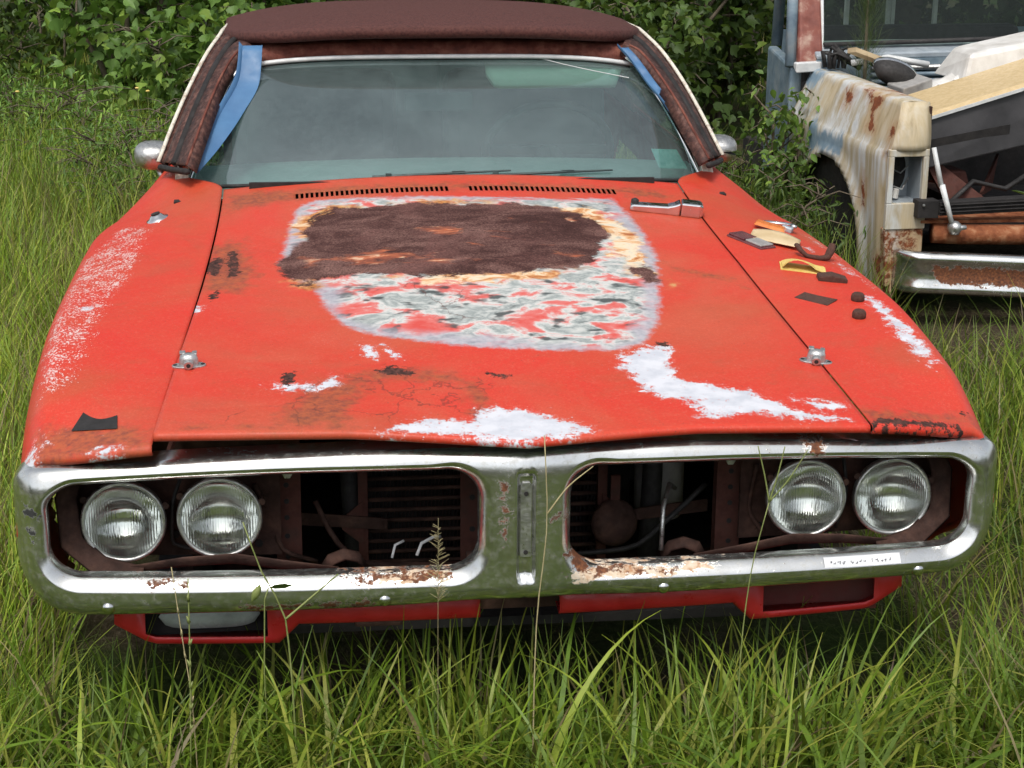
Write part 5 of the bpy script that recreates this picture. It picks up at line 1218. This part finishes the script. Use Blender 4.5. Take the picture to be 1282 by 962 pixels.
# more scrap: pipe, bent sheet, grey box, planks
scrap(MB().tube([(.20, .86, .90), (.34, .80, .93), (.52, .78, .90)], .014, 8), 'pipe_elbow', MAT['white_trim'], 'pale bent pipe lying on the truck cowl behind the mirror', 'pipe', smooth=True)
scrap(MB().box((.33, .55, .845), (.16, .10, .05), (.1, -.2, .3)), 'grey_box', MAT['grey_lens'], 'small grey box wedged beside the door mirror', 'box', bevel=.006)
scrap(MB().hexa([(.62, .80, .90), (.64, .76, .90), (1.10, .82, .95), (1.08, .86, .95), (.62, .80, .92), (.64, .76, .92), (1.10, .82, .97), (1.08, .86, .97)]), 'plank', MAT['tan'], 'tan plank lying behind the white tub', 'plank')
scrap(MB().hexa([(.24, .16, .52), (.44, .18, .50), (.44, .30, .50), (.24, .28, .52), (.26, .16, .57), (.42, .18, .56), (.42, .30, .56), (.26, .28, .57)]), 'rusty_casing', MAT['rust_red'], 'rusty casing under the tipped cabinet behind the black rail', 'casing', bevel=.01)
scrap(MB().tube([(.30, .05, .47), (.42, .12, .53), (.55, .10, .50), (.70, .16, .56)], .010, 8), 'hose', MAT['rubber'], 'black hose looping behind the black grille rail', 'hose', smooth=True)

# ================================================================== GROUND AND PLANTS
gv = np.linspace(-1, 1, 121); gx_ = np.sign(gv) * (np.abs(gv)**3 * 240 + np.abs(gv) * 10); GX, GY = np.meshgrid(gx_, gx_ + 4, indexing='ij')
GZ = .025 * np.sin(GX * 1.7 + .6) * np.sin(GY * 1.3) * np.exp(-(GX**2 + GY**2) / 400) - .03
ground = obj('ground', np.stack([GX, GY, GZ], -1).reshape(-1, 3), grid_faces(121, 121)[:, ::-1], MAT['ground'])
tag(ground, kind='structure')

def blades(base, h, w, az, lean, curve, seg, rng, tint):
    """ribbon blades: base (N,3), length h, width w, azimuth, start lean and curl; returns verts, quads, colours"""
    N = len(base); t = np.linspace(0, 1, seg + 1)
    th = lean[:, None] + curve[:, None] * t[None]**1.4
    st = h[:, None] / seg
    r = np.concatenate([np.zeros((N, 1)), np.cumsum(np.sin(th[:, :-1]) * st, 1)], 1); z = np.concatenate([np.zeros((N, 1)), np.cumsum(np.cos(th[:, :-1]) * st, 1)], 1)
    ca, sa = np.cos(az)[:, None], np.sin(az)[:, None]
    tw_ = az + math.pi / 2 + rng.uniform(-.9, .9, N)
    wd = (w[:, None] / 2) * (np.minimum(1, .55 + 2 * t) * (1 - t**2.2))[None]; wd[:, -1] = w * .04
    cx, cy, cz_ = base[:, :1] + r * ca, base[:, 1:2] + r * sa, np.maximum(base[:, 2:3] + z, .004)
    ox, oy = np.cos(tw_)[:, None] * wd, np.sin(tw_)[:, None] * wd
    L = np.stack([cx - ox, cy - oy, cz_], -1); Rt = np.stack([cx + ox, cy + oy, cz_ + .15 * wd], -1)
    V = np.stack([L, Rt], 2).reshape(N, -1, 3); k = 2 * (seg + 1)
    i = np.arange(seg); f = np.stack([2 * i, 2 * i + 1, 2 * i + 3, 2 * i + 2], -1)
    F = (f[None] + (np.arange(N) * k)[:, None, None]).reshape(-1, 4)
    C = np.repeat(tint[:, None], k, 1)
    return V.reshape(-1, 3), F, C.reshape(-1, 3)

GREENS = np.array([(.135, .225, .018), (.170, .255, .022), (.235, .295, .034), (.105, .185, .020), (.290, .310, .055), (.150, .230, .035)])
STRAWS = np.array([(.30, .25, .11), (.24, .19, .09), (.36, .30, .16), (.17, .12, .07)])
def tints(n, rng, straw=.08, gain=1.0):
    c = GREENS[rng.integers(0, len(GREENS), n)] * rng.uniform(.85, 1.45, (n, 1)) * gain
    s = rng.random(n) < straw; c[s] = STRAWS[rng.integers(0, len(STRAWS), s.sum())] * rng.uniform(.8, 1.15, (s.sum(), 1)); return c

def under_car(x, y): return (np.abs(x) < .93) & (y > .22) & (y < 5.0)
def under_truck(x, y):
    b = (x - 1.86) * math.cos(TH) + (y - 3.6) * math.sin(TH); s_ = -(x - 1.86) * math.sin(TH) + (y - 3.6) * math.cos(TH)
    return (b > -.02) & (b < 1.85) & (s_ > -.05) & (s_ < 3.0)

def grass(name, label, n, xr, yr, hr, wr, leanr, curver, seg, seed, straw=.08, clump=0, clump_r=.06, density=None, gain=1.0, az_bias=None):
    rng = np.random.default_rng(seed)
    if clump:
        nc_ = max(1, n // clump); cxy = np.stack([rng.uniform(*xr, nc_), rng.uniform(*yr, nc_)], -1)
        g = rng.normal(0, clump_r, (nc_, clump, 2)); xy = (cxy[:, None] + g).reshape(-1, 2)
        azm = np.arctan2(g[..., 1], g[..., 0]).ravel() + rng.normal(0, .7, len(xy)); hh = np.repeat(rng.uniform(.75, 1.15, nc_), clump)
        tc = np.repeat(rng.uniform(.8, 1.2, nc_), clump)
    else:
        xy = np.stack([rng.uniform(*xr, n), rng.uniform(*yr, n)], -1); azm = rng.uniform(0, 2 * math.pi, n); hh = np.ones(n); tc = np.ones(n)
    k = ~(under_car(xy[:, 0], xy[:, 1]) | under_truck(xy[:, 0], xy[:, 1]))
    if density is not None: k &= rng.random(len(xy)) < density(xy[:, 0], xy[:, 1])
    xy, azm, hh, tc = xy[k], azm[k], hh[k], tc[k]; N = len(xy)
    h = rng.uniform(*hr, N) * hh; w = rng.uniform(*wr, N)
    base = np.stack([xy[:, 0], xy[:, 1], np.full(N, -.03)], -1)
    V, F, C = blades(base, h, w, azm, rng.uniform(*leanr, N), rng.uniform(*curver, N), seg, rng, tints(N, rng, straw, gain) * tc[:, None])
    # keep blades from poking through the bumper, fenders and hood
    o = obj(name, V, F, MAT['grass'], colors=C); tag(o, label, 'grass', kind='stuff'); return o

def front_density(x, y):
    bare = np.exp(-(((x - 1.28) / .16)**2 + ((y - 1.15) / .75)**2)) + .6 * np.exp(-(((x - 1.5) / .3)**2 + ((y + .1) / .3)**2))
    return np.clip(1 - .9 * bare, 0, 1)
# long arching ribbons in front of the bumper
grass('front_grass', 'long arching green grass in front of the chrome bumper', 6600, (-1.7, 1.8), (-1.15, .02), (.26, .50), (.006, .0145), (.02, .45), (.6, 2.3), 9, 1, .07, 22, .05, front_density)
grass('front_grass', 'upright grass tufts close under the bumper', 1500, (-1.15, 1.25), (-.20, .20), (.28, .44), (.006, .012), (.0, .30), (.2, 1.3), 8, 2, .06, 14, .05, front_density)
grass('front_grass', 'scattered broad grass blades arching over the rest before the bumper', 420, (-1.3, 1.4), (-.75, .0), (.42, .62), (.012, .019), (.05, .45), (1.3, 2.7), 12, 14, .04, 4, .05, front_density)
grass('front_thatch', 'short tangled grass and dry thatch under the long blades', 9000, (-2.0, 2.1), (-1.3, .5), (.08, .22), (.003, .006), (.3, 1.2), (.0, 1.2), 4, 3, .35, 0, density=front_density)
grass('near_grass', 'grass in front of the car towards the viewer', 9000, (-3.2, 3.2), (-3.0, -1.1), (.14, .32), (.004, .008), (.0, .6), (.3, 1.5), 4, 4, .10)
# meadow on the left, greener and finer, with straw stems
grass('meadow_grass', 'fine tall meadow grass left of the car', 30000, (-3.4, -.98), (-.6, 4.2), (.26, .50), (.003, .0068), (.0, .55), (.2, 1.4), 5, 5, .24, gain=1.8)
grass('meadow_grass', 'farther meadow grass left of the car', 26000, (-4.6, -.95), (4.0, 9.6), (.26, .50), (.004, .008), (.0, .5), (.2, 1.1), 4, 6, .10, gain=1.35)
grass('straw_stems', 'thin dry straw stems standing in the meadow', 2200, (-3.4, -1.0), (.0, 5.0), (.40, .66), (.0018, .0030), (.0, .35), (.0, .7), 5, 7, 1.0)
# right of the car and round the truck
grass('side_grass', 'green grass between the red car and the truck bumper', 10000, (.98, 3.2), (-.2, 2.85), (.20, .40), (.0035, .0070), (.0, .5), (.3, 1.5), 5, 8, .10, 16, .07, front_density)
grass('side_grass', 'dark grass growing round the truck wheel', 4200, (1.0, 1.72), (2.9, 6.2), (.25, .55), (.0035, .0065), (.0, .4), (.2, 1.2), 5, 9, .08, gain=.85)
grass('thatch', 'flattened dry thatch beside the right fender', 4200, (1.0, 2.6), (-.1, 3.4), (.05, .16), (.002, .0042), (.9, 1.5), (-.2, .4), 3, 10, .85)
grass('back_grass', 'grass behind the cars at the wood edge', 9000, (-5, 6), (9.0, 13.5), (.2, .45), (.006, .012), (.0, .5), (.2, 1.0), 3, 12, .12)

# ---------------------------------------------------------------- leaves
LOBED = [(0, 0), (.30, .18), (.46, .42), (.34, .62), (.18, .60), (.10, .82), (0, 1.0), (-.10, .82), (-.18, .60), (-.34, .62), (-.46, .42), (-.30, .18)]
OVAL = [(0, 0), (.22, .22), (.30, .48), (.20, .76), (0, 1.0), (-.20, .76), (-.30, .48), (-.22, .22)]
SLIM = [(0, 0), (.10, .25), (.12, .5), (.07, .8), (0, 1.0), (-.07, .8), (-.12, .5), (-.10, .25)]
def leaf_cloud(P, size, rng, tint, shape, droop=.5, up=None):
    """P (N,3) leaf stalks; each leaf is one folded fan polygon"""
    N = len(P); S = np.array(shape); k = len(S)
    az = rng.uniform(0, 2 * math.pi, N); el = rng.normal(-droop, .45, N); roll = rng.normal(0, .5, N)
    d = np.stack([np.cos(az) * np.cos(el), np.sin(az) * np.cos(el), np.sin(el)], -1)
    s = np.stack([-np.sin(az), np.cos(az), np.zeros(N)], -1); nrm = np.cross(d, s)
    s2 = s * np.cos(roll)[:, None] + nrm * np.sin(roll)[:, None]; n2 = np.cross(d, s2)
    V = P[:, None] + size[:, None, None] * (d[:, None] * S[None, :, 1:2] + s2[:, None] * S[None, :, :1] + n2[:, None] * (np.abs(S[None, :, :1]) * .35 - .25 * S[None, :, 1:2]**2))
    # two polygons folded at the midrib
    tip = int(np.argmax(S[:, 1])); a = list(range(0, tip + 1)); b = list(range(tip, k)) + [0]
    F = []
    idx = np.arange(N) * k
    Fa = (np.array(a)[None] + idx[:, None]); Fb = (np.array(b)[None] + idx[:, None])
    return V.reshape(-1, 3), (Fa, Fb), np.repeat(tint, k, 0)
def leaf_mesh(name, V, FF, C, mat):
    Fa, Fb = FF
    if Fa.shape[1] == Fb.shape[1]: return mesh_of(name, V, np.concatenate([Fa, Fb]), mat, False, colors=C)
    return mesh_of(name, V, [tuple(f) for f in Fa] + [tuple(f) for f in Fb], mat, False, colors=C)
LEAFG = np.array([(.080, .150, .026), (.110, .195, .032), (.060, .115, .024), (.160, .240, .042), (.090, .155, .040)])
def leaf_tints(n, rng, gain=1.0): return LEAFG[rng.integers(0, len(LEAFG), n)] * rng.uniform(.7, 1.3, (n, 1)) * gain

def shrub(name, label, cat, loc, rx, ry, h, n_leaf, size, seed, shape=LOBED, gain=1.0, z0=.15, stems=7, group=None, droop=.5, stem_mat='twig', fill=.35):
    rng = np.random.default_rng(seed); root = empty(name, loc); tag(root, label, cat, group)
    st = MB(); tips = []
    for k in range(stems):
        a = rng.uniform(0, 2 * math.pi); ext = rng.uniform(.45, 1.0); ex = Vector((math.cos(a) * rx * ext, math.sin(a) * ry * ext, h * rng.uniform(.55, 1.0)))
        pts = [Vector((0, 0, 0)) + Vector((rng.normal(0, .04), rng.normal(0, .04), -.03))]
        for q in (.3, .6, .85, 1): pts.append(Vector((ex.x * q**1.3 + rng.normal(0, .03), ex.y * q**1.3 + rng.normal(0, .03), ex.z * q**.8)))
        r0 = .010 + .008 * h; st.tube(pts, [r0, r0 * .8, r0 * .55, r0 * .35, r0 * .15], 6)
        for q in range(1, 5):
            for j in range(3):
                b0 = pts[q].lerp(pts[q - 1], rng.random() * .6); a2 = rng.uniform(0, 2 * math.pi); ln = rng.uniform(.18, .42) * (rx + ry) / 2 + .05
                b1 = b0 + Vector((math.cos(a2) * ln, math.sin(a2) * ln, rng.uniform(-.05, .35) * ln)); st.tube([b0, b0.lerp(b1, .5) + Vector((0, 0, .03)), b1], [r0 * .3, r0 * .2, r0 * .08], 4)
                for f in np.linspace(.15, 1, 6): tips.append(b0.lerp(b1, f))
    o = st.obj('stems', MAT[stem_mat], None, smooth=True); o.data.name = 'stems'
    o.location = loc; set_parent(o, root); 
    T = np.array([tuple(t) for t in tips]); P = T[rng.integers(0, len(T), n_leaf)] + rng.normal(0, .05, (n_leaf, 3)) * [1, 1, .8]
    m_ = rng.random(n_leaf) < fill; u_ = rng.normal(0, .42, (m_.sum(), 3)); P[m_] = np.stack([u_[:, 0] * rx, u_[:, 1] * ry, z0 + (h - z0) * np.clip(.5 + u_[:, 2] * .8, 0, 1)], -1)
    P[:, 2] = np.maximum(P[:, 2], .05)
    V, FF, C = leaf_cloud(P, size * rng.uniform(.6, 1.25, n_leaf), rng, leaf_tints(n_leaf, rng, gain), shape, droop)
    c = link('crown', leaf_mesh('crown', V, FF, C, MAT['leaf'])); c.location = loc; set_parent(c, root)
    return root

# broad-leaved shrubs at the wood edge on the left
shrub('broadleaf_shrub', 'pale green broad-leaved shrub at the wood edge left of the roof', 'shrub', (-1.45, 8.4, 0), .95, .7, 1.7, 2300, .095, 21, gain=2.0)
shrub('broadleaf_shrub', 'bright leafy shrub reaching behind the left edge of the brown roof', 'shrub', (-.55, 8.9, 0), .75, .6, 1.5, 1700, .095, 22, gain=1.8)
shrub('broadleaf_shrub', 'low drooping leafy bush just left of the roof shoulder', 'shrub', (-1.0, 7.6, 0), .55, .4, .85, 900, .08, 23, gain=1.6)
shrub('dark_bush', 'dark weedy bush at the far left edge of the meadow', 'bush', (-2.45, 9.2, 0), .7, .5, .75, 1500, .06, 24, OVAL, .75)
shrub('fern_weed', 'feathery green weeds beyond the meadow at the left edge', 'weeds', (-2.05, 7.6, 0), .8, .6, .50, 2600, .055, 25, SLIM, 2.0, .02, 14)
shrub('fern_weed', 'feathery green weeds left of the chrome side mirror', 'weeds', (-1.45, 6.6, 0), .65, .6, .42, 2200, .05, 26, SLIM, 1.9, .02, 14)
shrub('fern_weed', 'leafy weeds between mirror and wood edge', 'weeds', (-1.15, 5.6, 0), .45, .5, .40, 1300, .05, 27, SLIM, 1.5, .02, 10)
# right: dark shrubs between the car roof and the truck
shrub('dark_shrub', 'dark green leafy shrub right behind the car roof', 'shrub', (1.75, 8.0, 0), .8, .6, 1.5, 2400, .085, 31, gain=.75)
shrub('dark_shrub', 'dark leafy shrub behind the roof towards the truck cab', 'shrub', (2.35, 8.8, 0), .7, .6, 1.7, 2000, .09, 32, gain=.7)
shrub('dark_shrub', 'small dark shrub beside the blue truck door', 'shrub', (1.52, 6.7, 0), .36, .4, .95, 1100, .07, 33, gain=.8)
shrub('dark_shrub', 'dark undergrowth shrub behind the middle of the car roof', 'shrub', (.75, 9.6, 0), .9, .6, 1.3, 1800, .09, 34, gain=.7)
shrub('leafy_weed', 'bright leafy weed growing against the truck fender', 'weed', (1.70, 4.55, 0), .16, .22, .78, 900, .042, 35, OVAL, 1.4, .1, 7)
shrub('leafy_weed', 'tangled green weeds in front of the truck wheel', 'weed', (1.50, 4.05, 0), .30, .40, .48, 1500, .05, 36, SLIM, .85, .02, 10)
shrub('leafy_weed', 'green weeds beside the right side mirror', 'weed', (1.38, 4.9, 0), .28, .35, .55, 1200, .05, 37, SLIM, .95, .02, 9)
shrub('bay_weed', 'small leafy plant growing out of the truck bay at the right edge', 'plant', (2.62, 3.68, .30), .10, .10, .32, 60, .075, 38, SLIM, 1.5, .1, 3)

# pine sapling growing behind the truck fender
def sapling(loc, h, seed):
    rng = np.random.default_rng(seed); root = empty('pine_sapling', loc); tag(root, 'young pine sapling standing in front of the truck windshield', 'sapling')
    st = MB(); st.tube([(0, 0, -.05), (.005, 0, h * .5), (-.006, .0, h)], [.012, .009, .004], 6)
    o = st.obj('trunk', MAT['twig'], None, smooth=True); o.location = loc; set_parent(o, root)
    N = 950; zz = h * (.42 + .60 * rng.random(N)**.8); base = np.stack([rng.normal(0, .018, N), rng.normal(0, .018, N), zz], -1)
    V, F, C = blades(base, rng.uniform(.09, .17, N), rng.uniform(.0012, .0020, N), rng.uniform(0, 6.28, N), rng.uniform(.25, 1.1, N), rng.uniform(.1, .7, N), 3, rng, np.array([(.075, .12, .04)]) * rng.uniform(.6, 1.4, (N, 1)))
    c = link('needles', mesh_of('needles', V, F, MAT['needle'], colors=C)); c.location = loc; set_parent(c, root)
sapling(tw(.235, .80, .30), 1.02, 41)

# ---------------------------------------------------------------- trees of the wood behind
def tree(loc, h, rx, seed, label, lean=0, n=5200, r0=.11):
    rng = np.random.default_rng(seed); root = empty('woodland_tree', loc); tag(root, label, 'tree', 'trees of the wood behind the cars')
    t = MB(); pts = [Vector((lean * q + rng.normal(0, .04) * (q > 0), rng.normal(0, .04) * (q > 0), h * q - .05 * (q == 0))) for q in np.linspace(0, 1, 9)]
    t.tube(pts, [r0 * (1.25 if i == 0 else 1 - .09 * i) for i in range(9)], 12)
    o = t.obj('trunk', MAT['bark'], None, smooth=True); o.location = loc; set_parent(o, root)
    l = MB(); tips = []
    for k in range(16):
        b0 = pts[rng.integers(2, 8)]; a = rng.uniform(0, 6.28); ln = rx * rng.uniform(.5, 1.0); b1 = b0 + Vector((math.cos(a) * ln, math.sin(a) * ln, rng.uniform(-.1, .5) * ln))
        l.tube([b0, b0.lerp(b1, .5) + Vector((0, 0, .1)), b1], [r0 * .3, r0 * .2, r0 * .06], 6)
        for f in np.linspace(.2, 1, 7): tips.append(b0.lerp(b1, f))
    o = l.obj('limbs', MAT['bark'], None, smooth=True); o.location = loc; set_parent(o, root)
    T = np.array([tuple(q) for q in tips]); P = T[rng.integers(0, len(T), n)] + rng.normal(0, .30, (n, 3)); P[:, 2] = np.maximum(P[:, 2], .9)
    V, FF, C = leaf_cloud(P, .17 * rng.uniform(.6, 1.3, n), rng, leaf_tints(n, rng, .8), OVAL, .4)
    c = link('crown', leaf_mesh('crown', V, FF, C, MAT['leaf'])); c.location = loc; set_parent(c, root)
for k, (x, y, h, rx, lab) in enumerate([(-3.6, 12.0, 6.0, 2.2, 'leafy tree standing at the far left of the dark wood'), (-1.9, 12.8, 6.5, 2.2, 'tree in the dark wood behind the broad-leaved shrubs'), (-.2, 12.4, 6.0, 2.2, 'tree in the wood just behind the left roof shoulder'),
        (1.5, 12.0, 6.5, 2.2, 'tree in the wood behind the middle of the roof'), (3.0, 10.6, 6.0, 2.0, 'grey trunked tree between the car roof and the truck cab'), (4.6, 11.8, 6.5, 2.2, 'tree behind the truck cab'), (6.6, 11.0, 6.0, 2.2, 'tree at the right edge behind the truck')]):
    tree((x, y, 0), h, rx, 60 + k, lab)
# understory along the wood edge, leaf colour darkened to paint its shaded gaps
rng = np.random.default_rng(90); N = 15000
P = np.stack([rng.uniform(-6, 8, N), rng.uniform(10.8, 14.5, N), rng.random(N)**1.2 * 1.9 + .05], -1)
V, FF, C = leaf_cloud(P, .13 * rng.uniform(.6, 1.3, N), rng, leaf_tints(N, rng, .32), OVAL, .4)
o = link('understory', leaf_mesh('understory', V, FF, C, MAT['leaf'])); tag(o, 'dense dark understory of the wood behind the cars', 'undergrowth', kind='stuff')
rng = np.random.default_rng(91); N = 9000; a_ = rng.uniform(-1.5, 1.5, N)
P = np.stack([30 * np.sin(a_) + rng.normal(0, 1.2, N), -8 - 26 * np.cos(a_) + rng.normal(0, 1.2, N), (6 + 2.5 * np.sin(a_ * 9) * np.cos(a_ * 23)) * rng.random(N)**.9], -1)
V, FF, C = leaf_cloud(P, .75 * rng.uniform(.6, 1.4, N), rng, leaf_tints(N, rng, .8), OVAL, .4)
o = link('far_wood', leaf_mesh('far_wood', V, FF, C, MAT['leaf'])); tag(o, 'far wood on the other side of the clearing, seen only mirrored in glass and chrome', 'wood', kind='stuff')
# dead reddish stems and bare twigs in front of the wood
for k, (x, y) in enumerate([(-2.2, 9.9), (-2.05, 10.0), (-1.95, 9.8)]):
    q = MB().tube([(x, y, -.03), (x + .03, y, .5), (x - .02 + .05 * k, y, 1.1)], [.012, .009, .004], 6).obj('dead_stem', MAT['twig'], None, smooth=True)
    tag(q, ('leftmost', 'middle', 'rightmost')[k] + ' of three thin dead brown stems at the top left', 'stem', 'dead stems at the wood edge')
for k, (pts_, lab) in enumerate([([(-.95, 7.5, .62), (-.75, 7.4, .66), (-.55, 7.35, .60), (-.35, 7.3, .70)], 'bare grey twig sticking out beside the left roof pillar'),
                                 ([(1.35, 7.6, 1.1), (1.55, 7.5, .80), (1.85, 7.45, .55), (2.05, 7.4, .35)], 'bare grey branch hanging behind the right roof shoulder')]):
    tb_ = MB().tube(pts_, [.012, .009, .007, .003], 6).tube([pts_[1], (pts_[1][0] + .15, pts_[1][1], pts_[1][2] + .18)], [.006, .002], 5).tube([pts_[2], (pts_[2][0] + .10, pts_[2][1], pts_[2][2] - .15)], [.005, .002], 5)
    tag(tb_.obj('bare_twig', MAT['twig'], None, smooth=True), lab, 'twig')

# ---------------------------------------------------------------- single stalks that stand up in front of the bumper
def stalk(paths, mat, label, radius_=.0022, seeds=0, name='grass_stalk'):
    b = MB(); rr = random.Random(len(label)); radius = radius_ * .72
    for p in paths:
        P_ = spline(p, 14) if len(p) > 2 else np.array(p); b.tube(P_, list(np.linspace(radius, radius * .55, len(P_))), 5)
        if seeds:
            for k in range(seeds):
                q = P_[int(len(P_) * (.45 + .5 * k / seeds))]; b.tube([q, q + np.array([rr.uniform(-.006, .006), rr.uniform(-.004, .004), .012])], [radius * 1.7, radius * .5], 5)
    return tag(b.obj(name, mat, None, smooth=True), label, 'grass stalk', 'stalks standing in front of the bumper')
yq = -.10
stalk([[(.002, -.13, 0), (.004, -.125, .30), (.008, -.12, .45), (.026, -.115, .66), (.020, -.105, .815)], [(.026, -.115, .665), (.065, -.11, .715), (.112, -.105, .752)]], MAT['straw'], 'forked straw stalk standing before the centre post', .0026)
stalk([[(-.632, -.12, 0), (-.640, -.11, .30), (-.655, -.10, .45), (-.668, -.09, .575)]], MAT['straw'], 'thin dry stalk left of the knobbly stalk under the left lamps', .0024, 5)
stalk([[(-.655, -.13, 0), (-.645, -.12, .25), (-.640, -.11, .42), (-.638, -.10, .555)]], MAT['green_stalk'], 'knobbly seed stalk rising under the left pair of lamps', .0030, 14)
stalk([[(-.445, -.11, 0), (-.452, -.10, .30), (-.462, -.09, .46), (-.505, -.085, .56), (-.535, -.08, .655)], [(-.462, -.09, .462), (-.41, -.085, .505), (-.362, -.08, .545)]], MAT['green_stalk'], 'V-shaped green stalk beside the inner left lamp', .0036)
stalk([[(.405, -.11, 0), (.41, -.10, .35), (.425, -.09, .52), (.455, -.085, .662)], [(.455, -.085, .662), (.445, -.085, .71), (.428, -.085, .775)], [(.455, -.085, .662), (.470, -.085, .72), (.480, -.085, .772)], [(.455, -.085, .662), (.49, -.085, .705), (.525, -.085, .765)]], MAT['green_stalk'], 'three-pronged grass stalk in front of the inner right lamp', .0027)
rr = random.Random(4); pan = [[(-.180, -.12, 0), (-.178, -.11, .40), (-.176, -.105, .66)]]
for k in range(70):
    z_ = .495 + .15 * k / 70; L_ = .034 * (1 - k / 95) * rr.uniform(.5, 1.2); a_ = rr.uniform(0, 6.28); pan.append([(-.177, -.107, z_), (-.177 + L_ * math.cos(a_), -.107 + L_ * .4 * math.sin(a_), z_ + L_ * .5)])
stalk(pan, MAT['straw'], 'feathery seed plume before the finned condenser', .0008)
lf = MB(); lf.add([(-.492, -.085, .525), (-.480, -.09, .533), (-.462, -.092, .535), (-.445, -.09, .530), (-.462, -.085, .522), (-.480, -.083, .521)], [(0, 1, 2, 3, 4, 5)])
stl = empty('leaf_sprig', (-.51, -.08, 0)); tag(stl, 'small leafy sprig hanging in front of the left grille opening', 'sprig')
MB().tube([(-.500, -.08, 0), (-.505, -.08, .35), (-.500, -.083, .50), (-.492, -.085, .525)], .0014, 5).obj('stem', MAT['green_stalk'], stl, smooth=True)
lo_ = lf.obj('leaf', MAT['leaf'], stl); at_ = lo_.data.attributes.new('tint', 'FLOAT_COLOR', 'POINT'); at_.data.foreach_set('color', np.tile([.08, .14, .03, 1], len(lo_.data.vertices)).astype(np.float32))
MB().lathe([(.0003, -.02), (.006, -.010), (.008, .0), (.006, .010), (.0003, .02)], 10, frame_from((-.515, -.085, .515), (.5, 0, 1))).obj('bud', MAT['green_stalk'], stl, smooth=True)
# tiny white meadow flowers
for k, (x, y, z) in enumerate([(-1.28, 6.9, .50), (-1.22, 6.85, .49), (-1.9, 6.8, .50), (-.98, 6.2, .44), (-.32, -.42, .26), (.84, -.45, .22)]):
    f_ = MB().lathe([(.0003, .006), (.007, .007), (.012, .002), (.005, -.004), (.0003, -.006)], 8, Matrix.Translation((x, y, z))).obj('meadow_flower', MAT['yellow_paper'] if k < 4 else MAT['white_trim'], None)
    MB().tube([(x, y, -.03), (x, y, z)], .0015, 4).obj('stem', MAT['green_stalk'], f_)
    tag(f_, ['left one of two tiny yellow flowers close together above the mirror', 'right one of two tiny yellow flowers close together above the mirror', 'tiny yellow flower standing alone farthest left in the meadow', 'tiny yellow flower just above the chrome side mirror', 'tiny white flower in the long grass left of the centre post', 'tiny white flower in the long grass under the right lamps'][k], 'flower', 'tiny meadow flowers' if k < 4 else 'tiny flowers below the bumper')
